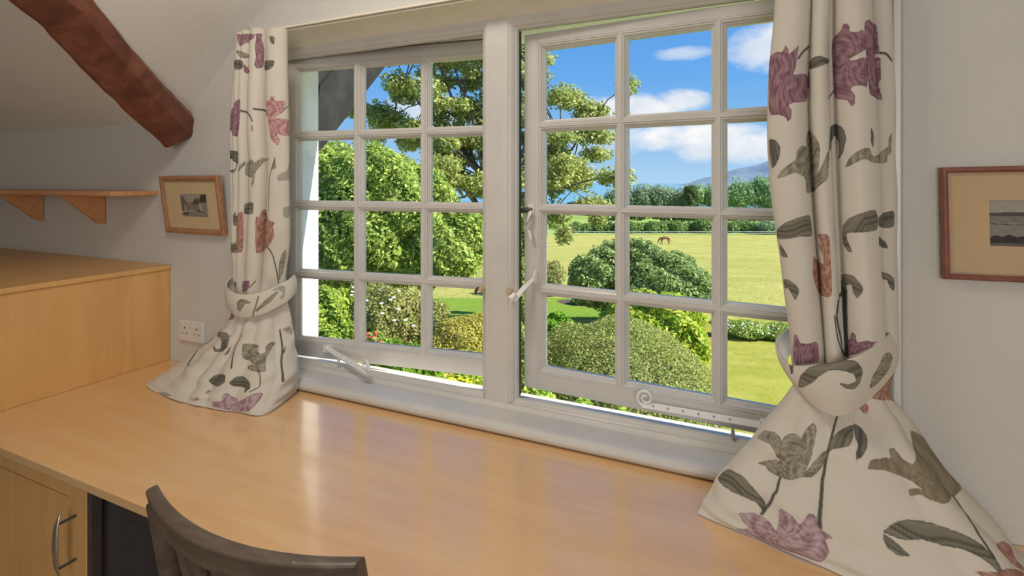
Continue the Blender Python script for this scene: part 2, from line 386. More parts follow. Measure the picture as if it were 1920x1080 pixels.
def local(root, p):    # world (camera-relative) -> root's local frame
    a = root.rotation_euler[2]; x = p[0]-root.location[0]; y = p[1]-root.location[1]
    return Vector((x*math.cos(a)+y*math.sin(a), -x*math.sin(a)+y*math.cos(a), p[2]-root.location[2]))
stay(left_sash, local(left_sash, (-1.507, 1.566, -.650)), local(left_sash, (-1.235, 1.467, -.668)), None, '', tilt=R(20))
stay(right_sash, local(right_sash, (.045, 1.53, -.643)), local(right_sash, (-.262, 1.525, -.641)), None, '', tilt=R(-42))
# pins on the frame
pn = MB()
for x, y in ((-1.41, 1.527), (-.034, 1.53)): pn.lathe([(.005, -.02), (.005, 0), (.003, .003), (.003, .014), (.0, .016)], (x, y, -.672), 12)
wl(pn.build('stay_pin', nickel, smooth=True))
# fastener on the right sash stile
fs = empty('casement_fastener', (.025, -.004, -.092), 0, 0, right_sash)
MB().box(-.009, -.002, -.012, .013, .004, .022).build('plate', metal_white, fs, bevel=.002)
hp = [Vector((.006, -.010, .002)), Vector((.004, -.018, -.012)), Vector((-.001, -.020, -.035)), Vector((.002, -.018, -.06)), Vector((.008, -.016, -.085)), Vector((.012, -.018, -.093))]
MB().tube(hp, [.008, .0085, .0065, .007, .0095, .006], 12, .7).build('lever_handle', metal_white, fs, smooth=True)
MB().tube([(.01, -.010, .004), (-.012, -.012, .003), (-.03, -.010, .001)], [.007, .009, .007], 12).build('nose', iron_dark, fs, smooth=True)
# telescopic catch from the mullion to the right stile
ct = empty('window_catch', (-.672, 1.500, -.362), 0, 0, None)
ct.parent = win; ct.location = (-.672+.72, 1.500-1.51, -.362+.735)
d = Vector((.042, .085, .055))
MB().tube([(0, 0, -.012), tuple(d*.5), tuple(d)], [.011, .012, .009], 8, .6).build('catch_arm', metal_white, ct, bevel=.001)
MB().tube([(-.006, -.004, -.02), (-.004, -.006, 0), (.006, .0, .014)], [.006, .012, .007], 10).build('catch_hook', metal_white, ct, smooth=True)
mb = MB(); mb.lathe([(0, 0), (.024, 0), (.024, .004), (.018, .007), (0, .007)], (d.x+.003, d.y-.009, d.z+.002), 22, 'x'); mb.build('catch_plate', metal_white, ct, smooth=True)
for i, (x, hook) in enumerate(((-.787, True), (-.688, False))):
    kr = empty('frame_knob', (x+.72, 1.505-1.51, -.345+.735), 0, 0, win)
    MB().lathe([(0, -.013), (.007, -.013), (.009, -.009), (.009, 0), (.011, .006), (0, .006)], (0, 0, 0), 18, 'y').build('knob', brass_wood, kr, smooth=True)
    if hook: MB().tube([(-.002, -.004, .003), (-.012, -.006, .0), (-.020, -.004, -.008), (-.021, -.004, -.018)], [.006, .0055, .005, .004], 10).build('hook', iron_dark, kr, smooth=True)

# ---- house outside: outer reveal, eaves, timber bracket
tag(MB().box(-4.2, WY+.2, -5.6, -1.722, 1.745, .95).build('wall_exterior_left', ext_render, bevel=.01), kind='structure')
tag(MB().box(.30, WY+.2, -5.6, 4.2, 1.745, .95).build('wall_exterior_right', ext_render, bevel=.01), kind='structure')
tag(MB().box(-1.722, WY+.2, -5.6, .30, 1.745, -.80).box(-1.722, WY+.2, .522, .30, 1.80, 1.3).build('wall_exterior', ext_render), kind='structure')
tag(MB().prism([(1.62, -.735), (1.80, -.79), (1.80, -.83), (1.62, -.83)], 'x', -1.78, .345).build('trim_1', plain('stone_sill', (.55, .52, .46), .8, 50)), kind='structure')
tag(MB().prism([(1.615, .97), (1.76, .93), (2.35, .66), (2.35, .70), (1.76, 1.02), (1.615, 1.10)], 'x', -4.3, -1.74).build('eaves', black_timber), kind='structure')
br = empty('timber_bracket', (-1.80, 1.745, .12))
def bl(o, base=(-1.80, 1.745, .12)): o.parent = br; o.location = tuple(-b for b in base); return o
bl(MB().prism([(1.745, .12), (1.80, .155), (2.33, .70), (2.33, .86), (2.20, .86), (1.745, .40)], 'x', -1.86, -1.755).build('diagonal_brace', black_timber, bevel=.006))
bl(MB().prism([(1.746, .35), (1.90, .50), (2.12, .72), (2.12, .80), (1.746, .80)], 'x', -1.84, -1.775).build('infill_board', black_timber))
tag(br, 'black timber eaves bracket seen through the top left window pane', 'bracket')

# ================================================================== furniture
desk = empty('desk', (-1.2, 1.05, -.775))
def place(o, root): o.parent = root; o.location = tuple(-c for c in root.location); return o
dt = MB(); dt.box(-4.1, .748, -.775, 2.2, 1.413, -.75)
place(dt.build('desk_top', maple, bevel=.003), desk)
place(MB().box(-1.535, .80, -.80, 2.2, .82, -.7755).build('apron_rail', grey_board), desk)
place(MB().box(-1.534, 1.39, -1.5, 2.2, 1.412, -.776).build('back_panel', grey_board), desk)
tag(desk, 'long honey maple desk top spanning the wall under the window', 'desk')
# cupboard under the desk
cb = empty('cupboard', (-2.2, 1.08, -1.5))
place(MB().box(-3.4, .785, -1.5, -1.537, 1.388, -.776).build('carcass', maple_v, bevel=.002), cb)
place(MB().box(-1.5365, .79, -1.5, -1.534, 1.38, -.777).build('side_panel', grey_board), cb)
place(MB().box(-1.5365, .7645, -1.5, -1.5185, .789, -.777).build('edge_strip', dark_board, bevel=.001), cb)
dr = MB(); dr.box(-2.35, .770, -1.45, -1.5372, .7845, -.780).box(-1.622, .7645, -1.45, -1.5372, .7701, -.780).box(-2.35, .7645, -.822, -1.622, .7701, -.780)
door = place(dr.build('cupboard_door', maple_v, bevel=.001), cb)
pnl = MB().box(-2.35, .766, -1.45, -1.627, .7703, -.827).build('door_panel', maple_v, bevel=.0015); pnl.parent = door
h = MB(); h.tube([(-1.585, .728, -.838), (-1.585, .721, -.87), (-1.585, .719, -.915), (-1.585, .721, -.965), (-1.585, .728, -1.0)], [.003, .009, .012, .009, .003], 14, .45, up=Vector((0, 1, 0)))
hd = h.build('bow_handle', nickel, smooth=True); hd.parent = door
for zz in (-.862, -.975):
    hp_ = MB().tube([(-1.585, .725, zz), (-1.585, .7655, zz)], .0035, 10).build('handle_post', iron_dark, smooth=True); hp_.parent = door
tag(cb, 'light maple cupboard with bow handle beneath the left end of the desk', 'cupboard')
# raised unit on the desk at the left
ru = empty('storage_box', (-2.9, 1.1, -.75))
place(MB().box(-4.09, .76, -.7495, -2.23, 1.4125, -.366).build('box_body', maple_v, bevel=.001), ru)
place(MB().box(-4.09, .752, -.3655, -2.222, 1.4128, -.347).build('box_lid', maple_v, bevel=.003), ru)
tag(ru, 'raised honey maple box standing on the left end of the desk', 'box')

# shelf with brackets
sh = empty('wall_shelf', (-3.1, 1.41, -.05))
place(MB().box(-4.09, 1.23, -.0525, -2.31, 1.4128, -.034).build('shelf_board', maple_s, bevel=.0015), sh)
for xb in (-2.70, -3.225):
    b = MB(); b.prism([(1.412, -.053), (1.245, -.053), (1.245, -.06), (1.385, -.185), (1.412, -.19)], 'x', xb-.010, xb+.010)
    place(b.build('bracket', maple_s, bevel=.001), sh)
    place(MB().box(xb-.05, 1.395, -.13, xb-.011, 1.4125, -.0535).build('wall_cleat', maple_s, bevel=.001), sh)
tag(sh, 'orange pine shelf on triangular brackets above the raised box', 'shelf')

# pictures
art_mat_ = attr_mat('sketch_paper', 'ink', .9, 0)
def art_panel(kind, a0, a1, b0, b1, parent):
    nx, nz = 150, 110; u, v = np.meshgrid(np.linspace(0, 1, nx), np.linspace(0, 1, nz), indexing='ij')
    r = np.random.RandomState(7 if kind == 'village' else 9); nz_ = sum(np.sin(u*r.uniform(8, 60)+v*r.uniform(-50, 50)+r.uniform(0, 6)) for _ in range(14))/14
    g = np.full(u.shape, .36)+.04*nz_
    def poly(p, val, k=.05):
        m = np.zeros(u.shape, bool)
        for q in range(len(p)):
            (x1, y1), (x2, y2) = p[q], p[(q+1) % len(p)]
            m ^= ((y1 > v) != (y2 > v)) & (u < (x2-x1)*(v-y1)/(y2-y1+1e-9)+x1)
        g[m] = val+k*nz_[m]
    if kind == 'village':
        poly([(0, .92), (.12, .88), (.22, .62), (.30, .52), (.30, .25), (0, .25)], .16, .12); poly([(.44, .62), (.60, .84), (.72, .82), (.80, .98), (1, 1), (1, .3), (.44, .3)], .17, .10)
        poly([(.25, .55), (.35, .66), (.46, .60), (.48, .3), (.25, .3)], .24, .1)
        poly([(.44, .55), (.56, .80), (.70, .66), (.70, .55)], .09); poly([(.70, .66), (.80, .95), (1, 1), (1, .66)], .07)
        poly([(.46, .30), (.46, .55), (.68, .57), (.68, .30)], .22, .08); poly([(.68, .26), (.68, .60), (.80, .60), (.80, .24)], .40); poly([(.80, .25), (.80, .62), (1, .66), (1, .22)], .27, .1)
        poly([(.10, .2), (.12, .55), (.20, .5), (.22, .2)], .34); poly([(0, 0), (0, .16), (.3, .22), (.6, .26), (1, .18), (1, 0)], .26, .06); poly([(0, .10), (.1, .18), (.3, .16), (.2, .08)], .07); poly([(.55, .22), (.6, .32), (.75, .27), (.9, .2)], .10)
        tint = np.array([1.0, .87, .74])
    else:
        poly([(0, .73), (.3, .74), (.6, .76), (1, .74), (1, .62), (0, .64)], .10, .03); poly([(0, .66), (1, .66), (1, .48), (0, .50)], .22, .05)
        poly([(0, .50), (.25, .48), (.5, .50), (.5, .47), (.25, .455), (0, .48)], .09); poly([(.28, .47), (.5, .56), (.8, .52), (1, .50), (1, .40), (.6, .42)], .12, .08)
        poly([(0, .47), (.35, .46), (.6, .40), (1, .38), (1, .15), (0, .15)], .25, .05); poly([(0, .18), (.05, .24), (.12, .20), (.18, .26), (.25, .20), (.35, .23), (.5, .18), (.62, .26), (.75, .2), (1, .24), (1, 0), (0, 0)], .055, .03); poly([(0, .07), (1, .05), (1, 0), (0, 0)], .14)
        tint = np.array([1.0, .92, .84])
    col = np.ones(u.shape+(4,)); col[..., :3] = np.clip(g, .02, 1)[..., None]*tint
    P = np.stack([a0+(a1-a0)*u, np.full(u.shape, .0044), b0+(b1-b0)*v], -1); idx = np.arange(nx*nz).reshape(nx, nz)
    Q = np.stack([idx[:-1, :-1], idx[1:, :-1], idx[1:, 1:], idx[:-1, 1:]], -1).reshape(-1, 4)
    me = bpy.data.meshes.new('artwork'); me.from_pydata(P.reshape(-1, 3).tolist(), [], Q.tolist()); me.update()
    at_ = me.color_attributes.new('ink', 'FLOAT_COLOR', 'POINT'); at_.data.foreach_set('color', col.reshape(-1).astype(np.float32)); me.materials.append(art_mat_)
    o = bpy.data.objects.new('artwork', me); C.objects.link(o); o.parent = parent; return o
def picture(name, label, x0, x1, z0, z1, fw, ax0, ax1, az0, az1, fmat, mmat, amat, tilt, roll, Y=1.398):
    cx, cz = (x0+x1)/2, (z0+z1)/2
    root = empty(name, (cx, Y, z0)); root.rotation_euler = (tilt, roll, 0)
    q = MB(); q.ring(x0-cx, 0, x1-cx, z1-z0, [(0, .014), (0, -.002), (.003, -.006), (fw*.55, -.007), (fw*.8, -.004), (fw, -.001), (fw, .014)]); q.build('picture_frame', fmat, root, bevel=.0006)
    q = MB(); q.ring(x0-cx+fw, fw, x1-cx-fw, z1-z0-fw, [(0, .004), (0, -.0005), (.0025, -.0005), (.0025, .004)]); q.build('inner_slip', plain('gilt_slip', (.36, .24, .16), .4, None, .1), root)
    q = MB(); a0, a1, b0, b1 = ax0-cx, ax1-cx, az0-z0, az1-z0
    q.ring(x0-cx+fw, fw, x1-cx-fw, z1-z0-fw, [(0, .006), (0, .004), (.0005, .004), (.0005, .006)])
    m_ = MB(); X0, X1, Z0, Z1 = x0-cx+fw, x1-cx-fw, fw, z1-z0-fw
    m_.box(X0, .003, Z0, a0, .005, Z1).box(a1, .003, Z0, X1, .005, Z1).box(a0, .003, Z0, a1, .005, b0).box(a0, .003, b1, a1, .005, Z1)
    m_.build('mount', mmat, root)
    art_panel(amat, a0, a1, b0, b1, root)
    MB().box(X0, .007, Z0, X1, .012, Z1).build('backing_board', dark_board, root)
    tag(root, label, 'picture'); return root
picture('framed_picture', 'small framed village sketch in cream mount hanging left of the curtain', -2.225, -1.868, -.208, .030, .020, -2.115, -1.955, -.137, -.044, frame_wood, mount, 'village', R(7.5), R(0))
picture('framed_picture', 'framed grey landscape sketch in tan mount on the right wall', .384, .72, -.203, .036, .0125, .465, .64, -.13, -.035, frame_mahog, mount2, 'land', R(0), R(-1.0))
# double socket
so = empty('wall_socket', (-2.08, 1.4145, -.61))
MB().box(-.075, -.012, -.043, .075, 0, .043).build('face_plate', plastic_white, so, bevel=.004)
for cx in (-.037, .037):
    for bx in ((cx-.003, .008, cx+.003, .016), (cx-.016, -.012, cx-.009, -.008), (cx+.009, -.012, cx+.016, -.008)):
        MB().box(bx[0], -.0125, bx[1], bx[2], -.0115, bx[3]).build('pin_hole', hole_mat, so)
for cx in (-.060, .012): MB().box(cx, -.015, .018, cx+.014, -.011, .034).build('rocker_switch', plastic_white, so, bevel=.001)
tag(so, 'white double power socket on the wall behind the left curtain hem', 'socket')

# ---- dark chair seen from behind
def chair():
    root = empty('dining_chair', (-.83, .86, -1.5))
    def B(x, y, z): return Vector((x, y, z))
    # top rail: curved board
    L = Vector((-1.105, .664)); Rr = Vector((-.578, .676)); bow = -.058
    mb = MB(); n = 28; v = []; f = []
    for i in range(n):
        s = i/(n-1); c = L.lerp(Rr, s); t = 1-(2*s-1)**2; y = c.y+bow*t
        x = c.x; th = .013+.003*t; hz = .044+.004*t
        zt = -.622-.004*t
        lean = -.012
        for (a, b) in ((th, 0), (th*.6, .004), (-th*.6, .004), (-th, 0), (-th+lean*-1, -hz), (th+.0-lean*-1*-1, -hz)):
            v.append((x, y+a if b > -.01 else y+(-th if a < 0 or a == -th-lean else th)+.010, zt+b))
    m = 6
    for i in range(n-1):
        for k in range(m): k2 = (k+1) % m; f.append((i*m+k, i*m+k2, (i+1)*m+k2, (i+1)*m+k))
    f.append(tuple(range(m))[::-1]); f.append(tuple((n-1)*m+k for k in range(m)))
    mb.add(v, f); place(mb.build('top_rail', chair_wood, bevel=.005, seg=3), root)
    def yat(s): return L.lerp(Rr, s).y+bow*(1-(2*s-1)**2)
    for s, xs in ((.035, -1.0), (.965, 1.0)):
        x = L.lerp(Rr, s).x
        q = MB(); q.tube([(x, yat(s)+.004, -.645), (x+.012*-xs, yat(s)+.035, -.85), (x+.03*-xs, yat(s)+.07, -1.05), (x+.02*-xs, yat(s)+.03, -1.5)], [.017, .019, .02, .016], 12, 1.0)
        place(q.build('back_post', chair_wood, smooth=True), root)
    for k in range(6):
        s = .225+.118*k; x = L.lerp(Rr, s).x; xb = -.83+(x+.842)*.72
        q = MB(); y = yat(s)+.010
        q.add([(x-.010, y-.006, -.655), (x+.010, y-.006, -.655), (x+.010, y+.006, -.655), (x-.010, y+.006, -.655), (xb-.015, y+.064, -1.06), (xb+.015, y+.064, -1.06), (xb+.015, y+.076, -1.06), (xb-.015, y+.076, -1.06)],
              [(0, 1, 2, 3), (7, 6, 5, 4), (0, 4, 5, 1), (1, 5, 6, 2), (2, 6, 7, 3), (3, 7, 4, 0)])
        place(q.build('back_slat', chair_wood, bevel=.002), root)
    q = MB(); q.prism([(-1.07, .68), (-.59, .70), (-.57, 1.08), (-.66, 1.12), (-1.0, 1.12), (-1.09, 1.08)], 'z', -1.085, -1.055)
    place(q.build('seat', chair_wood, bevel=.01, seg=3), root)
    for x, y in ((-1.05, 1.06), (-.61, 1.06)):
        q = MB(); q.tube([(x, y, -1.085), (x*1.0, y+.01, -1.5)], [.02, .015], 12); place(q.build('front_leg', chair_wood, smooth=True), root)
    tag(root, 'dark wooden chair with curved top rail and slats tucked at the desk', 'chair')
chair()
# ================================================================== curtains
def catmull(P, t):               # P (n,...) , t array in [0,n-1]
    P = np.asarray(P, float); n = len(P); i = np.clip(np.floor(t).astype(int), 0, n-2); u = (t-i)
    g = lambda k: P[np.clip(k, 0, n-1)]
    a, b, c, d = g(i-1), g(i), g(i+1), g(i+2)
    sh = u.reshape(u.shape+(1,)*(P.ndim-1))
    return b+.5*sh*(c-a+sh*(2*a-5*b+4*c-d+sh*(3*(b-c)+d-a)))
def lobes(s, bnd, hts, p):
    out = np.zeros_like(s)
    for k in range(len(hts)):
        m = (s >= bnd[k]) & (s <= bnd[k+1]); u = (s[m]-bnd[k])/(bnd[k+1]-bnd[k])
        out[m] = hts[k]*(np.clip(4*u*(1-u), 0, 1))**p
    return out
def wob(s, v, seed):             # smooth pseudo-random wrinkles
    r = np.random.RandomState(seed); o = 0
    for k in range(7):
        fs, fv, p, q = r.uniform(3, 16), r.uniform(2, 9), r.uniform(0, 6.3), r.uniform(-5, 5)
        o = o+np.sin(fs*s+fv*v+p+q*s*v)/(1+.12*fs)
    return o/3
def drape_surface(cfg, NS, NV):
    keys = cfg['keys']; nk = len(keys)
    s = np.linspace(0, 1, NS); vk = np.linspace(0, nk-1, NV)
    # uniform in height: map rows to key parameter by cumulative length
    zs = np.array([k[0] if not isinstance(k[0], list) else k[0][3] for k in keys], float)
    acc = np.concatenate([[0], np.cumsum([max(abs(zs[i+1]-zs[i]), np.abs(np.array(keys[i+1][1])-np.array(keys[i][1])).max()) for i in range(nk-1)])])
    vk = np.interp(np.linspace(0, acc[-1], NV), acc, np.arange(nk))
    XY = np.array([[(p[0], p[1], (k[0][j] if isinstance(k[0], list) else k[0])) for j, p in enumerate(k[1])] for k in keys], float)   # nk, 7, 3
    rows = catmull(XY, vk)                                   # NV,7,3
    pts = catmull(np.transpose(rows, (1, 0, 2)), s*6)        # NS,NV,3
    S, V = np.meshgrid(s, vk, indexing='ij')
    amp = np.interp(vk, np.arange(nk), [k[2] for k in keys])[None, :]
    bl = np.interp(vk, np.arange(nk), [k[3] for k in keys])[None, :]          # 0 upper folds, 1 skirt folds
    sw = S+cfg.get('sway', .012)*np.sin(V*1.3+1)*np.sin(np.pi*S)
    up = lobes(sw, *cfg['upper']); lo = lobes(sw, *cfg['lower'])
    d = amp*(1.7*(1-bl)*up+bl*lo)+amp*(.10+.25*bl)*wob(S, V, cfg['seed'])
    if 'extra' in cfg: d = d+cfg['extra'](S, V)
    T = np.gradient(pts, axis=0); nx, ny = T[..., 1], -T[..., 0]; ln = np.hypot(nx, ny)+1e-9
    nx, ny = nx/ln, ny/ln
    out = pts.copy(); out[..., 0] += nx*d; out[..., 1] += ny*d
    # lift where folds lie over each other near the hem, and keep clear of wall, sill and desk
    low = np.clip((-.70-out[..., 2])/.045, 0, 1); out[..., 2] += low*.35*d*(1-np.clip((vk-(nk-1.02))/.02, 0, 1)[None, :]*.3)
    out[..., 2] = np.maximum(out[..., 2], -.7485)
    lim = np.where(out[..., 2] < -.70, 1.382, np.where(out[..., 2] < .56, 1.41, 1.41)) if cfg.get('sill', True) else 1.41
    inside = out[..., 0] < cfg.get('sill_x', 9)
    out[..., 1] = np.where((out[..., 1] > lim) & inside, lim, np.minimum(out[..., 1], 1.410))
    return out, S, V
RIGHT = dict(seed=3, keys=[
 (.585, [(.065, 1.37), (.10, 1.362), (.135, 1.358), (.17, 1.355), (.205, 1.358), (.24, 1.362), (.254, 1.372)], .020, 0),
 (.42, [(.062, 1.36), (.10, 1.35), (.135, 1.345), (.17, 1.345), (.205, 1.345), (.24, 1.352), (.254, 1.372)], .026, 0),
 (.20, [(.046, 1.35), (.085, 1.342), (.125, 1.34), (.165, 1.34), (.205, 1.345), (.245, 1.35), (.252, 1.375)], .030, 0),
 (.0, [(.052, 1.35), (.09, 1.34), (.13, 1.34), (.17, 1.34), (.21, 1.345), (.25, 1.35), (.250, 1.378)], .032, 0),
 (-.20, [(.078, 1.345), (.11, 1.335), (.145, 1.332), (.18, 1.332), (.215, 1.338), (.252, 1.348), (.252, 1.378)], .032, 0),
 (-.37, [(.098, 1.34), (.128, 1.325), (.158, 1.318), (.19, 1.318), (.222, 1.325), (.258, 1.34), (.258, 1.375)], .028, 0),
 (-.45, [(.098, 1.335), (.125, 1.315), (.158, 1.308), (.19, 1.308), (.225, 1.315), (.262, 1.335), (.268, 1.375)], .016, .5),
 (-.52, [(.055, 1.335), (.08, 1.30), (.13, 1.285), (.19, 1.28), (.25, 1.295), (.30, 1.33), (.33, 1.385)], .014, 1),
 (-.60, [(.000, 1.315), (.04, 1.275), (.12, 1.25), (.20, 1.24), (.29, 1.255), (.35, 1.30), (.378, 1.39)], .018, 1),
 (-.67, [(-.058, 1.285), (-.00, 1.245), (.11, 1.215), (.22, 1.195), (.34, 1.20), (.42, 1.26), (.44, 1.39)], .020, 1),
 (-.725, [(-.090, 1.258), (-.02, 1.22), (.10, 1.19), (.24, 1.155), (.38, 1.15), (.465, 1.23), (.482, 1.38)], .016, 1),
 (-.7475, [(-.102, 1.243), (-.005, 1.215), (.10, 1.185), (.23, 1.140), (.38, 1.115), (.48, 1.19), (.502, 1.36)], .008, 1)],
 upper=([0, .33, .50, .535, .83, 1.0], [1.0, .75, .05, 1.05, .8], .5),
 lower=([0, .22, .40, .66, .84, 1.0], [.5, .9, .5, 1.0, .5], 1.5))
LEFT = dict(seed=8, sill_x=-1.3, keys=[
 (.553, [(-1.735, 1.372), (-1.70, 1.352), (-1.66, 1.345), (-1.62, 1.345), (-1.58, 1.35), (-1.54, 1.362), (-1.515, 1.385)], .022, 0),
 (.42, [(-1.725, 1.36), (-1.69, 1.34), (-1.655, 1.335), (-1.615, 1.335), (-1.575, 1.345), (-1.54, 1.36), (-1.515, 1.385)], .024, 0),
 (.20, [(-1.730, 1.35), (-1.69, 1.335), (-1.655, 1.33), (-1.615, 1.33), (-1.575, 1.34), (-1.535, 1.358), (-1.508, 1.385)], .028, 0),
 (.0, [(-1.728, 1.35), (-1.69, 1.335), (-1.65, 1.328), (-1.61, 1.33), (-1.57, 1.34), (-1.53, 1.358), (-1.508, 1.385)], .028, 0),
 (-.20, [(-1.722, 1.35), (-1.69, 1.33), (-1.65, 1.322), (-1.612, 1.325), (-1.575, 1.335), (-1.54, 1.355), (-1.505, 1.385)], .028, 0),
 (-.34, [(-1.712, 1.35), (-1.68, 1.325), (-1.65, 1.315), (-1.615, 1.315), (-1.58, 1.33), (-1.55, 1.35), (-1.52, 1.38)], .022, 0),
 (-.42, [(-1.715, 1.35), (-1.69, 1.32), (-1.655, 1.305), (-1.615, 1.30), (-1.58, 1.315), (-1.545, 1.345), (-1.515, 1.382)], .014, .5),
 (-.50, [(-1.765, 1.37), (-1.735, 1.32), (-1.68, 1.29), (-1.62, 1.28), (-1.56, 1.295), (-1.52, 1.335), (-1.495, 1.384)], .016, 1),
 (-.58, [(-1.85, 1.38), (-1.81, 1.31), (-1.73, 1.265), (-1.64, 1.25), (-1.55, 1.265), (-1.495, 1.315), (-1.478, 1.384)], .020, 1),
 (-.66, [(-1.95, 1.385), (-1.91, 1.275), (-1.78, 1.225), (-1.655, 1.215), (-1.54, 1.235), (-1.455, 1.29), (-1.462, 1.384)], .024, 1),
 (-.72, [(-2.04, 1.38), (-1.985, 1.23), (-1.79, 1.180), (-1.645, 1.178), (-1.52, 1.20), (-1.435, 1.24), (-1.462, 1.382)], .016, 1),
 (-.7475, [(-2.07, 1.37), (-2.03, 1.205), (-1.80, 1.158), (-1.64, 1.160), (-1.50, 1.182), (-1.418, 1.205), (-1.468, 1.378)], .006, 1)],
 upper=([0, .13, .27, .44, .68, 1.0], [.7, .8, .9, 1.0, .7], .5),
 lower=([0, .26, .40, .50, .64, .82, 1.0], [.4, .9, .6, .8, .9, .4], 1.3))
def band_surface(top, bot, NS, NV, bulge):
    top = np.array(top, float); bot = np.array(bot, float); n = len(top)
    t = np.linspace(0, n-1, NS); A = catmull(top, t); B = catmull(bot, t)
    k = np.linspace(0, 1, NV); P = A[:, None, :]*(1-k)[None, :, None]+B[:, None, :]*k[None, :, None]
    c = P.mean(axis=(0, 1)); dx = P[..., 0]-c[0]; dy = P[..., 1]-c[1]; l = np.hypot(dx, dy)+1e-6
    b = bulge*np.sin(np.pi*k)[None, :]; P[..., 0] += dx/l*b; P[..., 1] = np.minimum(P[..., 1]+dy/l*b, 1.412)
    S, V = np.meshgrid(np.linspace(0, 1, NS), k, indexing='ij'); return P, S, V
RTOP = [(.17, 1.405, -.325), (.10, 1.395, -.338), (.060, 1.345, -.368), (.0815, 1.275, -.394), (.158, 1.240, -.3680), (.215, 1.250, -.346), (.272, 1.32, -.318), (.282, 1.408, -.308)]
RBOT = [(.17, 1.40, -.36), (.115, 1.385, -.385), (.083, 1.33, -.405), (.104, 1.275, -.452), (.160, 1.245, -.478), (.212, 1.255, -.455), (.285, 1.325, -.392), (.300, 1.408, -.372)]
LTOP = [(-1.62, 1.405, -.335), (-1.69, 1.40, -.338), (-1.730, 1.36, -.338), (-1.718, 1.295, -.355), (-1.67, 1.262, -.376), (-1.60, 1.262, -.388), (-1.535, 1.30, -.378), (-1.502, 1.37, -.348), (-1.508, 1.408, -.335)]
LBOT = [(-1.62, 1.402, -.37), (-1.69, 1.398, -.385), (-1.735, 1.355, -.40), (-1.725, 1.30, -.43), (-1.67, 1.265, -.452), (-1.60, 1.262, -.468), (-1.53, 1.295, -.455), (-1.49, 1.36, -.42), (-1.50, 1.408, -.40)]
CREAM = (.80, .745, .655)
INK = {'mauve': ((.17, .06, .10), (.48, .27, .33)), 'pink': ((.38, .13, .14), (.76, .48, .47)), 'rust': ((.30, .11, .08), (.64, .38, .29)), 'lilac': ((.28, .14, .18), (.68, .53, .56)),
       'dark': ((.055, .058, .05), (.26, .25, .20)), 'leaf': ((.07, .068, .052), (.34, .32, .245)), 'green': ((.16, .145, .10), (.50, .46, .35)), 'pale': ((.36, .35, .29), (.54, .52, .44)), 'olive': ((.21, .175, .11), (.36, .30, .195))}
def print_colors(S, V, P, motifs):
    # the printed pattern, drawn in the cloth's own coordinates: s across the cloth (0-1), v down it
    col = np.ones(S.shape+(4,)); col[..., :3] = CREAM
    w_row = np.linalg.norm(np.diff(P, axis=0), axis=2).sum(0)                   # cloth width per row (m)
    dv = np.linalg.norm(np.diff(P[P.shape[0]//2], axis=0), axis=1); Vr = V[0]; dvr = np.interp(Vr, (Vr[1:]+Vr[:-1])/2, dv/np.diff(Vr))
    for mi, (kind, width, pts) in enumerate(motifs):
        pts = np.array(pts, float); vc = pts[:, 1].mean(); a = np.interp(vc, Vr, w_row); b = np.interp(vc, Vr, dvr)
        mg = (width or .004)+.004
        r0 = np.searchsorted(Vr, pts[:, 1].min()-mg/b); r1 = np.searchsorted(Vr, pts[:, 1].max()+mg/b)+1
        sr = S[:, 0]; c0 = np.searchsorted(sr, pts[:, 0].min()-mg/a); c1 = np.searchsorted(sr, pts[:, 0].max()+mg/a)+1
        X = S[c0:c1, r0:r1]*a; Y = V[c0:c1, r0:r1]*b
        if X.size == 0: continue
        q = pts*np.array([a, b]); n = len(q); inside = np.zeros(X.shape, bool); dist = np.full(X.shape, 9.)
        rng = range(n) if not width else range(n-1)
        for i in rng:
            p1, p2 = q[i], q[(i+1) % n]
            if not width:
                cr_ = ((p1[1] > Y) != (p2[1] > Y)) & (X < (p2[0]-p1[0])*(Y-p1[1])/(p2[1]-p1[1]+1e-12)+p1[0]); inside ^= cr_
            e = p2-p1; L2 = e@e+1e-12; t = np.clip(((X-p1[0])*e[0]+(Y-p1[1])*e[1])/L2, 0, 1)
            dist = np.minimum(dist, np.hypot(X-p1[0]-t*e[0], Y-p1[1]-t*e[1]))
        lo, hi = map(np.array, INK[kind]); cx, cy = q.mean(0)
        if width: m = np.clip((width/2-dist)/.0008+.5, 0, 1); k = np.clip(dist/width*1.6, 0, 1)*.6
        else:
            m = np.where(inside, 1, np.clip(.5-dist/.0008, 0, 1)); x, y = X-cx, Y-cy; ph = mi*1.7
            if kind in ('dark', 'leaf'):      # leaf: stripes along the blade with fine hatching
                ax = q-q.mean(0); u_, s_, vt = np.linalg.svd(ax, full_matrices=False); al = x*vt[0, 0]+y*vt[0, 1]; ac = x*vt[1, 0]+y*vt[1, 1]
                ac = ac+.12*al*np.sin(al*18+ph)+.004*np.sin(al*60); k = .5+.5*np.sin(ac*520+ph); k = np.where(np.abs(ac) < .35*s_[1]/math.sqrt(n)*2, k*.45+.2*(np.sin(al*1400+ac*500) > .2), .55+.2*k)
            else:                              # petals: wandering veins
                an = np.arctan2(y, x); rr = np.hypot(x, y)
                g = np.sin(an*7+ph+5*np.sin(rr*55+an*2))+.7*np.sin((x*np.cos(ph)+y*np.sin(ph))*420+2.5*np.sin(rr*130+an*3))+.5*np.sin(x*700+6*np.sin(y*160+ph))
                k = np.clip(.5+.27*g, 0, 1)
            k = np.where(dist < .0016, k*.35, k)
        c = lo+(hi-lo)*k[..., None]; m = m[..., None]*.93
        col[c0:c1, r0:r1, :3] = col[c0:c1, r0:r1, :3]*(1-m)+c*m
    return col
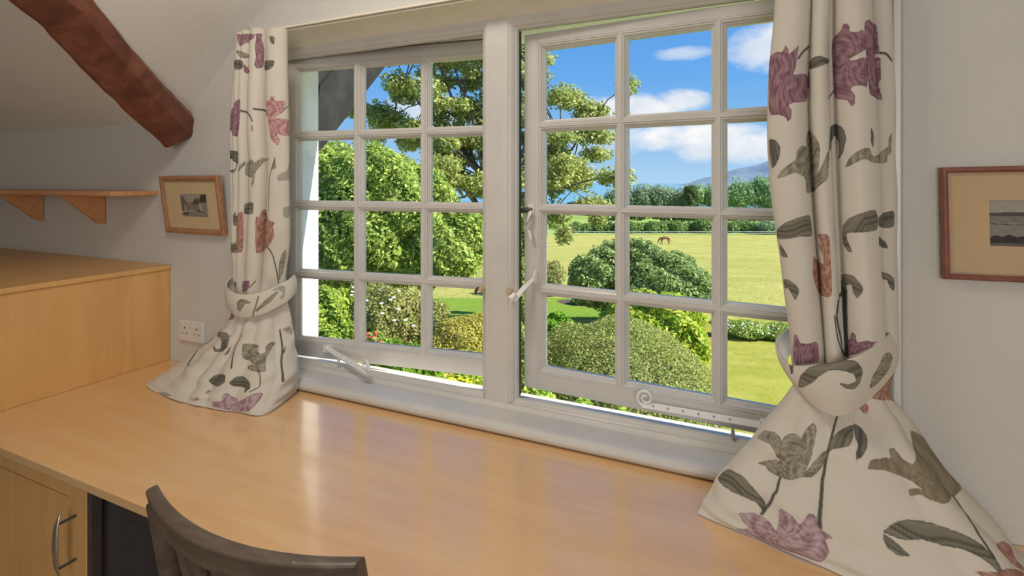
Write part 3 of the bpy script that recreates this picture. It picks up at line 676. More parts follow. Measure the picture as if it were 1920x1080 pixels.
R_PRINT = [
 ('mauve',0,[(0.036,1.601),(0.076,1.592),(0.084,1.588),(0.096,1.588),(0.104,1.588),(0.126,1.592),(0.132,1.592),(0.138,1.583),(0.14,1.575),(0.146,1.548),(0.146,1.54),(0.15,1.54),(0.154,1.544),(0.164,1.566),(0.168,1.57),(0.17,1.583),(0.17,1.588),(0.17,1.614),(0.17,1.619),(0.174,1.619),(0.18,1.614),(0.2,1.601),(0.204,1.592),(0.212,1.583),(0.218,1.579),(0.234,1.553),(0.238,1.548),(0.24,1.553),(0.24,1.561),(0.238,1.601),(0.236,1.614),(0.234,1.632),(0.234,1.649),(0.23,1.706),(0.228,1.724),(0.226,1.746),(0.224,1.759),(0.214,1.812),(0.212,1.829),(0.206,1.842),(0.2,1.851),(0.182,1.869),(0.178,1.869),(0.184,1.864),(0.206,1.838),(0.214,1.833),(0.228,1.825),(0.242,1.825),(0.295,1.812),(0.311,1.812),(0.327,1.833),(0.329,1.869),(0.331,1.939),(0.329,2.015),(0.327,2.053),(0.311,2.092),(0.295,2.106),(0.242,2.111),(0.23,2.111),(0.216,2.116),(0.208,2.121),(0.19,2.13),(0.186,2.135),(0.184,2.145),(0.186,2.155),(0.196,2.183),(0.2,2.193),(0.202,2.212),(0.202,2.222),(0.198,2.265),(0.198,2.28),(0.196,2.29),(0.192,2.299),(0.184,2.314),(0.182,2.319),(0.178,2.319),(0.176,2.309),(0.168,2.28),(0.164,2.27),(0.16,2.261),(0.154,2.256),(0.134,2.241),(0.128,2.237),(0.118,2.237),(0.108,2.237),(0.074,2.232),(0.062,2.217),(0.05,2.15),(0.044,2.063),(0.042,1.987),(0.038,1.908),(0.032,1.833),(0.02,1.754),(0.014,1.676),(0.016,1.61)]),
 ('dark',0.006,[(0.244,1.667),(0.248,1.658),(0.253,1.649),(0.267,1.619),(0.273,1.61),(0.281,1.597),(0.287,1.588),(0.311,1.557),(0.317,1.544),(0.323,1.535)]),
 ('dark',0,[(0.339,1.68),(0.351,1.662),(0.357,1.662),(0.365,1.658),(0.373,1.658),(0.401,1.658),(0.409,1.658),(0.423,1.662),(0.433,1.667),(0.467,1.68),(0.479,1.68),(0.489,1.684),(0.491,1.689),(0.487,1.711),(0.485,1.715),(0.473,1.728),(0.463,1.733),(0.429,1.75),(0.419,1.754),(0.403,1.759),(0.393,1.763),(0.357,1.768),(0.347,1.768),(0.341,1.759),(0.337,1.746),(0.335,1.706),(0.333,1.693),(0.337,1.684)]),
 ('mauve',0,[(0.529,1.478),(0.539,1.461),(0.543,1.456),(0.549,1.452),(0.553,1.447),(0.567,1.434),(0.571,1.43),(0.575,1.421),(0.577,1.417),(0.581,1.395),(0.581,1.386),(0.583,1.382),(0.587,1.382),(0.595,1.377),(0.599,1.377),(0.603,1.382),(0.607,1.386),(0.617,1.395),(0.619,1.399),(0.623,1.412),(0.623,1.417),(0.623,1.447),(0.625,1.456),(0.629,1.465),(0.635,1.469),(0.659,1.478),(0.667,1.478),(0.683,1.478),(0.691,1.478),(0.711,1.461),(0.717,1.461),(0.723,1.465),(0.727,1.474),(0.735,1.513),(0.737,1.522),(0.739,1.544),(0.743,1.557),(0.749,1.605),(0.752,1.619),(0.745,1.636),(0.737,1.645),(0.701,1.671),(0.687,1.68),(0.663,1.689),(0.653,1.693),(0.621,1.715),(0.615,1.719),(0.613,1.728),(0.615,1.728),(0.633,1.733),(0.639,1.733),(0.651,1.733),(0.663,1.733),(0.719,1.719),(0.729,1.715),(0.739,1.715),(0.743,1.719),(0.752,1.724),(0.754,1.733),(0.754,1.763),(0.754,1.798),(0.754,1.864),(0.754,1.934),(0.752,1.969),(0.747,1.996),(0.743,1.996),(0.723,1.983),(0.715,1.978),(0.703,1.978),(0.693,1.978),(0.651,1.978),(0.643,1.978),(0.635,1.983),(0.631,1.987),(0.621,2.005),(0.619,2.01),(0.621,2.024),(0.625,2.029),(0.641,2.058),(0.645,2.068),(0.647,2.082),(0.647,2.092),(0.645,2.14),(0.645,2.15),(0.641,2.164),(0.639,2.169),(0.627,2.183),(0.623,2.183),(0.617,2.179),(0.615,2.169),(0.603,2.13),(0.599,2.121),(0.589,2.111),(0.581,2.106),(0.553,2.087),(0.547,2.072),(0.543,2.048),(0.541,2.015),(0.539,1.912),(0.537,1.882),(0.537,1.842),(0.535,1.812),(0.529,1.715),(0.527,1.689),(0.525,1.649),(0.523,1.623),(0.521,1.54),(0.521,1.518),(0.525,1.491)]),
 ('mauve',0,[(0.745,1.377),(0.76,1.364),(0.764,1.36),(0.77,1.36),(0.772,1.364),(0.784,1.377),(0.788,1.382),(0.796,1.382),(0.804,1.382),(0.836,1.373),(0.838,1.386),(0.84,1.417),(0.84,1.452),(0.842,1.513),(0.842,1.579),(0.844,1.614),(0.842,1.64),(0.842,1.654),(0.81,1.68),(0.802,1.689),(0.802,1.693),(0.812,1.689),(0.842,1.689),(0.844,1.693),(0.846,1.715),(0.846,1.741),(0.846,1.847),(0.846,1.873),(0.846,1.899),(0.844,1.908),(0.842,1.926),(0.842,1.934),(0.842,1.956),(0.842,1.978),(0.846,2.072),(0.846,2.097),(0.846,2.111),(0.844,2.111),(0.84,2.101),(0.816,2.106),(0.808,2.101),(0.8,2.097),(0.778,2.082),(0.772,2.072),(0.766,2.053),(0.764,2.034),(0.758,1.956),(0.756,1.93),(0.754,1.886),(0.752,1.847),(0.749,1.776),(0.747,1.711),(0.745,1.671),(0.743,1.623),(0.741,1.592),(0.735,1.504),(0.733,1.478),(0.733,1.452),(0.733,1.439),(0.737,1.404),(0.737,1.395),(0.741,1.382)]),
 ('dark',0.005,[(0.846,1.649),(0.848,1.654),(0.85,1.654),(0.856,1.658),(0.858,1.658),(0.862,1.667),(0.866,1.676),(0.876,1.706),(0.878,1.715),(0.882,1.719),(0.882,1.724)]),
 ('dark',0.004,[(0.333,1.79),(0.333,1.803),(0.333,1.82),(0.335,1.895),(0.335,1.912),(0.337,1.93),(0.335,1.93)]),
 ('dark',0.004,[(0.485,2.082),(0.485,2.077),(0.491,2.068),(0.501,2.053),(0.529,2.005),(0.535,1.996),(0.539,1.987),(0.539,1.983)]),
 ('dark',0,[(0.523,2.362),(0.543,2.343),(0.545,2.343),(0.549,2.352),(0.551,2.357),(0.567,2.391),(0.571,2.401),(0.575,2.42),(0.579,2.434),(0.585,2.492),(0.585,2.507),(0.585,2.536),(0.583,2.555),(0.575,2.627),(0.573,2.647),(0.569,2.676),(0.565,2.69),(0.553,2.734),(0.551,2.743),(0.551,2.738),(0.551,2.729),(0.555,2.671),(0.555,2.651),(0.555,2.627),(0.555,2.613),(0.555,2.56),(0.553,2.541),(0.551,2.521),(0.549,2.512),(0.545,2.473),(0.539,2.468),(0.531,2.483),(0.527,2.502),(0.499,2.594),(0.493,2.618),(0.487,2.637),(0.483,2.647),(0.475,2.656),(0.473,2.656),(0.473,2.642),(0.475,2.623),(0.481,2.55),(0.483,2.526),(0.485,2.497),(0.487,2.478),(0.495,2.41),(0.499,2.391),(0.503,2.372)]),
 ('dark',0,[(0.072,2.502),(0.1,2.512),(0.106,2.516),(0.114,2.531),(0.118,2.541),(0.13,2.579),(0.134,2.594),(0.134,2.613),(0.134,2.632),(0.13,2.69),(0.128,2.709),(0.124,2.729),(0.12,2.743),(0.108,2.787),(0.104,2.796),(0.098,2.811),(0.094,2.816),(0.08,2.835),(0.076,2.835),(0.072,2.82),(0.068,2.796),(0.06,2.714),(0.058,2.69),(0.054,2.651),(0.054,2.627),(0.054,2.541),(0.054,2.516),(0.062,2.502)]),
 ('green',0,[(0.112,2.931),(0.128,2.888),(0.132,2.873),(0.14,2.859),(0.146,2.844),(0.166,2.811),(0.172,2.801),(0.18,2.787),(0.186,2.782),(0.204,2.758),(0.21,2.753),(0.216,2.734),(0.218,2.719),(0.222,2.666),(0.224,2.651),(0.23,2.632),(0.234,2.627),(0.253,2.598),(0.259,2.594),(0.267,2.589),(0.273,2.589),(0.295,2.598),(0.301,2.598),(0.307,2.584),(0.307,2.569),(0.307,2.512),(0.307,2.492),(0.311,2.473),(0.313,2.463),(0.325,2.425),(0.331,2.415),(0.341,2.41),(0.345,2.42),(0.365,2.463),(0.373,2.478),(0.381,2.497),(0.387,2.512),(0.403,2.56),(0.407,2.579),(0.409,2.613),(0.409,2.647),(0.401,2.758),(0.397,2.787),(0.395,2.82),(0.393,2.835),(0.389,2.878),(0.387,2.888),(0.391,2.883),(0.395,2.873),(0.415,2.82),(0.421,2.806),(0.429,2.777),(0.437,2.753),(0.459,2.68),(0.465,2.661),(0.471,2.651),(0.473,2.656),(0.473,2.69),(0.473,2.705),(0.473,2.738),(0.469,2.772),(0.461,2.893),(0.459,2.927),(0.451,2.955),(0.445,2.97),(0.423,2.994),(0.415,3.004),(0.403,3.018),(0.395,3.028),(0.365,3.071),(0.357,3.086),(0.347,3.095),(0.337,3.1),(0.289,3.11),(0.279,3.11),(0.271,3.091),(0.271,3.071),(0.275,2.989),(0.275,2.965),(0.267,2.941),(0.259,2.927),(0.224,2.898),(0.216,2.888),(0.204,2.888),(0.196,2.888),(0.17,2.912),(0.164,2.917),(0.154,2.927),(0.146,2.931),(0.118,2.946),(0.112,2.946),(0.108,2.941)]),
 ('green',0,[(0.581,2.811),(0.593,2.758),(0.597,2.743),(0.605,2.729),(0.611,2.714),(0.637,2.68),(0.645,2.671),(0.661,2.661),(0.689,2.651),(0.733,2.632),(0.743,2.632),(0.754,2.637),(0.758,2.651),(0.766,2.709),(0.77,2.719),(0.78,2.724),(0.788,2.714),(0.844,2.661),(0.848,2.647),(0.85,2.632),(0.854,2.623),(0.86,2.594),(0.864,2.589),(0.866,2.594),(0.866,2.608),(0.864,2.651),(0.864,2.666),(0.862,2.68),(0.86,2.685),(0.856,2.7),(0.854,2.709),(0.854,2.719),(0.854,2.729),(0.852,2.767),(0.85,2.777),(0.848,2.782),(0.844,2.787),(0.788,2.791),(0.778,2.787),(0.766,2.782),(0.76,2.777),(0.737,2.753),(0.729,2.748),(0.715,2.748),(0.703,2.753),(0.641,2.782),(0.629,2.791),(0.617,2.801),(0.607,2.811),(0.585,2.83),(0.579,2.83),(0.577,2.825)]),
 ('dark',0,[(0.77,2.425),(0.778,2.463),(0.78,2.478),(0.78,2.502),(0.78,2.521),(0.776,2.594),(0.774,2.613),(0.772,2.623),(0.77,2.618),(0.766,2.584),(0.764,2.574),(0.762,2.55),(0.764,2.526),(0.764,2.444),(0.766,2.425),(0.768,2.415)]),
 ('green',0,[(0.86,2.512),(0.864,2.473),(0.866,2.468),(0.868,2.468),(0.868,2.483),(0.868,2.531),(0.868,2.545),(0.866,2.565),(0.866,2.569),(0.86,2.594),(0.86,2.598),(0.858,2.594),(0.858,2.584),(0.858,2.545),(0.858,2.536),(0.858,2.521)]),
 ('leaf',0,[(0.086,3.486),(0.122,3.443),(0.13,3.433),(0.144,3.419),(0.154,3.409),(0.186,3.385),(0.196,3.375),(0.21,3.37),(0.222,3.361),(0.263,3.346),(0.277,3.346),(0.289,3.351),(0.293,3.361),(0.297,3.399),(0.297,3.414),(0.299,3.438),(0.299,3.462),(0.301,3.534),(0.297,3.554),(0.285,3.568),(0.271,3.568),(0.224,3.568),(0.212,3.568),(0.198,3.573),(0.188,3.578),(0.16,3.592),(0.152,3.597),(0.138,3.602),(0.126,3.607),(0.082,3.612),(0.068,3.612),(0.05,3.607),(0.048,3.592),(0.056,3.539),(0.062,3.52),(0.074,3.501)]),
 ('leaf',0,[(0.074,3.674),(0.088,3.698),(0.094,3.703),(0.1,3.718),(0.104,3.732),(0.12,3.781),(0.122,3.795),(0.12,3.805),(0.114,3.809),(0.086,3.809),(0.078,3.809),(0.068,3.795),(0.066,3.776),(0.064,3.703),(0.066,3.684),(0.068,3.674)]),
 ('leaf',0,[(0.559,3.433),(0.571,3.395),(0.575,3.385),(0.585,3.366),(0.595,3.356),(0.629,3.327),(0.643,3.317),(0.663,3.308),(0.695,3.303),(0.747,3.279),(0.76,3.279),(0.77,3.284),(0.772,3.293),(0.778,3.341),(0.78,3.356),(0.78,3.38),(0.78,3.395),(0.776,3.452),(0.774,3.467),(0.768,3.481),(0.76,3.486),(0.731,3.496),(0.719,3.496),(0.691,3.501),(0.655,3.505),(0.591,3.515),(0.577,3.52),(0.567,3.534),(0.565,3.544),(0.567,3.578),(0.567,3.592),(0.569,3.612),(0.573,3.631),(0.583,3.689),(0.587,3.708),(0.587,3.718),(0.583,3.723),(0.573,3.718),(0.569,3.718),(0.565,3.713),(0.563,3.703),(0.555,3.674),(0.553,3.665),(0.551,3.65),(0.551,3.631),(0.549,3.578),(0.549,3.563),(0.551,3.539),(0.551,3.525),(0.553,3.477),(0.553,3.467),(0.555,3.448)]),
 ('dark',0,[(0.792,3.337),(0.816,3.317),(0.842,3.317),(0.846,3.308),(0.848,3.303),(0.858,3.293),(0.86,3.293),(0.864,3.308),(0.866,3.332),(0.866,3.423),(0.866,3.443),(0.86,3.462),(0.856,3.467),(0.844,3.472),(0.814,3.467),(0.804,3.462),(0.798,3.457),(0.788,3.443),(0.784,3.438),(0.782,3.428),(0.782,3.414),(0.782,3.37),(0.782,3.361),(0.786,3.346)]),
 ('dark',0,[(0.79,3.554),(0.812,3.588),(0.842,3.602),(0.844,3.616),(0.846,3.626),(0.848,3.67),(0.85,3.679),(0.848,3.684),(0.848,3.689),(0.844,3.684),(0.842,3.684),(0.81,3.674),(0.81,3.67),(0.79,3.655),(0.786,3.65),(0.782,3.636),(0.782,3.621),(0.782,3.568),(0.782,3.554),(0.786,3.549)]),
 ('rust',0,[(0.371,3.544),(0.417,3.544),(0.427,3.549),(0.437,3.573),(0.439,3.602),(0.435,3.713),(0.435,3.752),(0.433,3.819),(0.431,3.877),(0.429,3.983),(0.425,4.094),(0.423,4.15),(0.417,4.202),(0.413,4.213),(0.393,4.236),(0.389,4.236),(0.377,4.241),(0.369,4.241),(0.341,4.241),(0.331,4.247),(0.319,4.224),(0.313,4.207),(0.297,4.139),(0.293,4.116),(0.287,4.094),(0.285,4.071),(0.279,4.014),(0.277,3.993),(0.277,3.954),(0.279,3.925),(0.289,3.824),(0.291,3.8),(0.299,3.79),(0.303,3.795),(0.325,3.834),(0.335,3.848),(0.339,3.858),(0.345,3.858),(0.367,3.867),(0.373,3.867),(0.377,3.863),(0.379,3.848),(0.379,3.8),(0.377,3.79),(0.375,3.766),(0.373,3.756),(0.361,3.713),(0.359,3.698),(0.357,3.684),(0.359,3.67),(0.365,3.636),(0.367,3.626),(0.365,3.612),(0.363,3.602),(0.353,3.568),(0.353,3.559),(0.359,3.549)]),
 ('leaf',0,[(0.078,4.071),(0.106,4.065),(0.112,4.071),(0.122,4.071),(0.128,4.082),(0.148,4.105),(0.154,4.111),(0.16,4.128),(0.162,4.133),(0.17,4.167),(0.17,4.179),(0.168,4.202),(0.166,4.213),(0.152,4.27),(0.148,4.287),(0.142,4.287),(0.138,4.281),(0.126,4.241),(0.124,4.23),(0.12,4.213),(0.116,4.207),(0.108,4.179),(0.106,4.173),(0.1,4.167),(0.096,4.167),(0.078,4.179),(0.074,4.179),(0.066,4.173),(0.066,4.156),(0.058,4.105),(0.06,4.088),(0.068,4.077)]),
 ('leaf',0,[(0.537,4.003),(0.541,3.983),(0.543,3.983),(0.549,3.973),(0.553,3.973),(0.573,3.973),(0.579,3.973),(0.589,3.983),(0.595,3.998),(0.617,4.043),(0.623,4.06),(0.629,4.077),(0.631,4.088),(0.633,4.116),(0.631,4.128),(0.627,4.145),(0.623,4.156),(0.603,4.202),(0.599,4.213),(0.593,4.219),(0.589,4.213),(0.581,4.185),(0.579,4.179),(0.577,4.162),(0.575,4.15),(0.573,4.099),(0.571,4.088),(0.569,4.082),(0.565,4.082),(0.555,4.088),(0.553,4.088),(0.551,4.099),(0.549,4.111),(0.545,4.145),(0.543,4.156),(0.541,4.167),(0.539,4.173),(0.533,4.19),(0.533,4.185),(0.527,4.162),(0.527,4.145),(0.535,4.06),(0.535,4.037),(0.535,4.014)]),
 ('dark',0.009,[(0.535,4.179),(0.533,4.202),(0.529,4.219),(0.487,4.27),(0.475,4.281),(0.465,4.309),(0.461,4.332),(0.447,4.412),(0.445,4.434),(0.443,4.474),(0.445,4.502),(0.453,4.61),(0.457,4.644),(0.463,4.701),(0.467,4.741),(0.481,4.905),(0.505,4.974),(0.509,5.004),(0.509,5.016)]),
 ('dark',0.009,[(0.541,4.156),(0.541,4.167),(0.539,4.213),(0.537,4.27),(0.533,4.378),(0.531,4.485),(0.529,4.553),(0.527,4.644),(0.527,4.695),(0.525,4.792),(0.525,4.877),(0.523,4.934),(0.523,4.979),(0.523,4.991)]),
 ('dark',0.006,[(0.425,4.451),(0.425,4.457),(0.427,4.48),(0.427,4.514),(0.431,4.639),(0.433,4.678),(0.437,4.729),(0.443,4.769),(0.467,4.9),(0.479,4.951),(0.481,4.985),(0.481,4.991)]),
 ('leaf',0,[(0.808,3.93),(0.844,3.959),(0.846,3.964),(0.848,3.969),(0.85,3.978),(0.856,4.003),(0.86,4.014),(0.86,4.031),(0.86,4.054),(0.86,4.128),(0.858,4.145),(0.856,4.156),(0.854,4.156),(0.85,4.133),(0.848,4.128),(0.846,4.116),(0.846,4.099),(0.844,4.06),(0.844,4.048),(0.842,4.037),(0.842,4.031),(0.806,4.014),(0.794,4.003),(0.79,3.993),(0.788,3.978),(0.788,3.94),(0.79,3.925),(0.798,3.925)]),
 ('mauve',0,[(0.122,4.724),(0.134,4.746),(0.136,4.758),(0.14,4.769),(0.142,4.781),(0.146,4.815),(0.148,4.82),(0.154,4.832),(0.16,4.832),(0.184,4.826),(0.192,4.826),(0.206,4.82),(0.216,4.815),(0.255,4.792),(0.265,4.798),(0.273,4.826),(0.275,4.86),(0.275,5.016),(0.273,5.064),(0.265,5.113),(0.255,5.125),(0.216,5.149),(0.204,5.161),(0.186,5.173),(0.17,5.185),(0.122,5.257),(0.106,5.269),(0.094,5.245),(0.088,5.209),(0.088,5.052),(0.088,5.004),(0.088,4.951),(0.092,4.905),(0.108,4.775),(0.112,4.746),(0.118,4.724)]),
 ('mauve',0,[(0.527,4.939),(0.527,4.837),(0.527,4.815),(0.529,4.786),(0.531,4.769),(0.537,4.746),(0.539,4.741),(0.543,4.724),(0.543,4.712),(0.549,4.661),(0.551,4.65),(0.553,4.639),(0.557,4.633),(0.565,4.639),(0.567,4.644),(0.571,4.656),(0.571,4.667),(0.573,4.724),(0.575,4.735),(0.581,4.741),(0.587,4.735),(0.613,4.707),(0.621,4.701),(0.631,4.695),(0.641,4.695),(0.677,4.701),(0.693,4.701),(0.705,4.701),(0.711,4.701),(0.729,4.69),(0.717,4.707),(0.699,4.724),(0.619,4.815),(0.603,4.843),(0.583,4.877),(0.571,4.9),(0.539,4.957),(0.531,4.974),(0.527,4.962)]),
 ('rust',0,[(0.697,5.897),(0.721,5.643),(0.727,5.571),(0.739,5.474),(0.747,5.414),(0.794,5.269),(0.838,5.281),(0.844,5.233),(0.846,5.221),(0.864,5.209),(0.874,5.221),(0.888,5.269),(0.888,5.306),(0.888,5.511),(0.89,5.595),(0.892,5.704),(0.894,5.8),(0.936,6.268),(0.94,6.309),(0.94,6.323),(0.936,6.295),(0.87,6.171),(0.854,6.158),(0.804,6.102),(0.766,6.047),(0.709,6.006),(0.697,6.006),(0.693,5.957)]),
 ('rust',0,[(0.599,6.199),(0.627,6.144),(0.635,6.13),(0.645,6.13),(0.649,6.158),(0.661,6.227),(0.663,6.24),(0.663,6.282),(0.661,6.309),(0.645,6.406),(0.641,6.42),(0.635,6.447),(0.631,6.447),(0.615,6.433),(0.611,6.433),(0.605,6.406),(0.603,6.378),(0.591,6.282),(0.589,6.254),(0.593,6.227)]),
 ('dark',0.006,[(0.455,6.447),(0.455,6.461),(0.453,6.53),(0.451,6.626),(0.441,6.943),(0.437,7.035),(0.429,7.156),(0.425,7.228),(0.417,7.373),(0.407,7.517),(0.403,7.602),(0.397,7.722),(0.393,7.819),(0.389,7.952),(0.383,8.096),(0.381,8.179),(0.379,8.344),(0.377,8.482),(0.375,8.634),(0.373,8.799),(0.371,8.979),(0.371,9.131),(0.371,9.253),(0.371,9.289)]),
 ('leaf',0,[(0.409,7.481),(0.419,7.312),(0.421,7.264),(0.427,7.216),(0.433,7.18),(0.453,7.071),(0.461,7.035),(0.473,6.985),(0.483,6.943),(0.519,6.833),(0.529,6.806),(0.537,6.819),(0.537,6.861),(0.531,7.023),(0.529,7.059),(0.525,7.107),(0.521,7.143),(0.511,7.228),(0.507,7.252),(0.499,7.288),(0.493,7.3),(0.469,7.349),(0.463,7.361),(0.455,7.373),(0.451,7.385),(0.437,7.409),(0.433,7.421),(0.427,7.433),(0.423,7.457),(0.411,7.529),(0.409,7.542),(0.407,7.517)]),
 ('dark',0,[(0.549,6.764),(0.567,6.806),(0.571,6.833),(0.579,6.861),(0.583,6.902),(0.593,7.011),(0.593,7.047),(0.593,7.095),(0.591,7.131),(0.581,7.228),(0.577,7.264),(0.573,7.3),(0.567,7.324),(0.549,7.421),(0.545,7.445),(0.539,7.469),(0.537,7.481),(0.529,7.493),(0.525,7.505),(0.523,7.505),(0.521,7.517),(0.519,7.554),(0.517,7.554),(0.517,7.542),(0.519,7.517),(0.521,7.433),(0.523,7.409),(0.525,7.373),(0.529,7.349),(0.537,7.288),(0.539,7.264),(0.541,7.228),(0.541,7.204),(0.537,7.095),(0.537,7.059),(0.537,7.011),(0.537,6.971),(0.539,6.819),(0.541,6.778),(0.545,6.75)]),
 ('green',0,[(0.078,7.65),(0.086,7.529),(0.09,7.493),(0.1,7.457),(0.11,7.445),(0.144,7.409),(0.154,7.409),(0.164,7.421),(0.172,7.433),(0.192,7.481),(0.198,7.505),(0.206,7.542),(0.212,7.578),(0.23,7.722),(0.234,7.771),(0.234,7.819),(0.232,7.843),(0.224,7.94),(0.222,7.964),(0.216,7.964),(0.212,7.94),(0.2,7.831),(0.194,7.795),(0.188,7.759),(0.184,7.747),(0.168,7.686),(0.164,7.674),(0.154,7.662),(0.144,7.662),(0.104,7.686),(0.09,7.698),(0.078,7.686)]),
 ('green',0,[(0.208,7.554),(0.208,7.493),(0.208,7.469),(0.208,7.445),(0.212,7.433),(0.22,7.385),(0.224,7.373),(0.228,7.349),(0.234,7.349),(0.251,7.312),(0.255,7.3),(0.263,7.3),(0.267,7.3),(0.283,7.324),(0.287,7.324),(0.291,7.312),(0.293,7.276),(0.301,7.131),(0.303,7.095),(0.307,7.047),(0.311,7.023),(0.323,6.93),(0.327,6.916),(0.333,6.902),(0.337,6.916),(0.351,6.985),(0.353,7.011),(0.357,7.071),(0.357,7.107),(0.353,7.276),(0.353,7.324),(0.351,7.373),(0.349,7.421),(0.345,7.529),(0.345,7.566),(0.341,7.638),(0.339,7.686),(0.329,7.855),(0.327,7.903),(0.325,7.952),(0.325,7.976),(0.321,8.027),(0.321,8.041),(0.323,8.014),(0.327,7.976),(0.341,7.843),(0.345,7.807),(0.353,7.747),(0.361,7.698),(0.383,7.554),(0.391,7.517),(0.397,7.493),(0.401,7.493),(0.407,7.542),(0.407,7.566),(0.405,7.602),(0.401,7.638),(0.387,7.783),(0.383,7.831),(0.377,7.879),(0.373,7.915),(0.357,8.027),(0.353,8.055),(0.345,8.096),(0.339,8.11),(0.319,8.138),(0.313,8.151),(0.305,8.193),(0.301,8.207),(0.289,8.289),(0.285,8.317),(0.279,8.331),(0.275,8.344),(0.263,8.372),(0.259,8.372),(0.253,8.372),(0.251,8.358),(0.24,8.331),(0.236,8.303),(0.234,8.276),(0.232,8.234),(0.226,8.096),(0.226,8.055),(0.224,7.964),(0.222,7.891),(0.214,7.686),(0.212,7.638),(0.21,7.59)]),
 ('green',0,[(0.158,8.207),(0.178,8.11),(0.184,8.096),(0.192,8.069),(0.196,8.055),(0.212,8.014),(0.216,8.014),(0.224,8.041),(0.228,8.069),(0.246,8.179),(0.251,8.207),(0.255,8.234),(0.255,8.262),(0.255,8.344),(0.255,8.372),(0.248,8.386),(0.244,8.386),(0.22,8.386),(0.214,8.372),(0.206,8.358),(0.202,8.344),(0.19,8.289),(0.186,8.262),(0.18,8.248),(0.174,8.248),(0.158,8.248),(0.154,8.248),(0.154,8.22)]),
 ('dark',0.006,[(0.248,8.4),(0.248,8.413),(0.248,8.441),(0.248,8.482),(0.251,8.62),(0.251,8.662),(0.251,8.717),(0.248,8.758),(0.246,8.923),(0.246,8.979),(0.244,9.078),(0.242,9.148),(0.236,9.359),(0.234,9.411),(0.234,9.446),(0.232,9.464)]),
 ('leaf',0,[(0.016,9.043),(0.02,8.896),(0.02,8.855),(0.024,8.813),(0.028,8.799),(0.042,8.73),(0.05,8.703),(0.068,8.662),(0.08,8.648),(0.12,8.62),(0.13,8.62),(0.144,8.648),(0.154,8.675),(0.184,8.813),(0.192,8.868),(0.202,8.937),(0.208,8.979),(0.226,9.096),(0.23,9.131),(0.234,9.166),(0.236,9.218),(0.236,9.341),(0.236,9.376),(0.234,9.376),(0.23,9.376),(0.216,9.289),(0.212,9.271),(0.204,9.236),(0.198,9.236),(0.178,9.218),(0.172,9.201),(0.162,9.201),(0.154,9.201),(0.13,9.183),(0.122,9.183),(0.108,9.166),(0.098,9.166),(0.052,9.131),(0.036,9.113),(0.02,9.078)]),
 ('lilac',0,[(0.182,9.622),(0.204,9.552),(0.21,9.534),(0.218,9.534),(0.224,9.534),(0.246,9.534),(0.253,9.552),(0.259,9.569),(0.263,9.604),(0.273,9.727),(0.275,9.745),(0.277,9.727),(0.277,9.692),(0.277,9.517),(0.277,9.464),(0.275,9.394),(0.275,9.341),(0.271,9.148),(0.271,9.096),(0.275,9.043),(0.279,9.043),(0.295,9.078),(0.299,9.096),(0.305,9.113),(0.309,9.148),(0.321,9.271),(0.323,9.289),(0.327,9.271),(0.331,9.218),(0.339,9.008),(0.341,8.965),(0.345,8.923),(0.349,8.923),(0.357,8.937),(0.359,8.951),(0.361,8.979),(0.363,9.025),(0.367,9.201),(0.369,9.253),(0.373,9.306),(0.377,9.341),(0.393,9.429),(0.397,9.446),(0.399,9.464),(0.397,9.482),(0.387,9.534),(0.385,9.552),(0.383,9.604),(0.385,9.639),(0.389,9.78),(0.391,9.832),(0.391,9.885),(0.389,9.938),(0.387,10.059),(0.385,10.107),(0.385,10.156),(0.383,10.228),(0.377,10.518),(0.375,10.614),(0.367,10.686),(0.359,10.735),(0.345,10.711),(0.329,10.711),(0.319,10.735),(0.305,10.807),(0.297,10.807),(0.265,11.0),(0.257,11.0),(0.244,11.0),(0.236,11.0),(0.212,10.976),(0.206,10.904),(0.196,10.831),(0.188,10.807),(0.16,10.735),(0.156,10.662),(0.158,10.59),(0.166,10.493),(0.194,10.3),(0.2,10.252),(0.202,10.228),(0.202,10.156),(0.194,10.035),(0.192,9.99),(0.188,9.92),(0.186,9.868),(0.176,9.727),(0.174,9.692),(0.178,9.639)]),
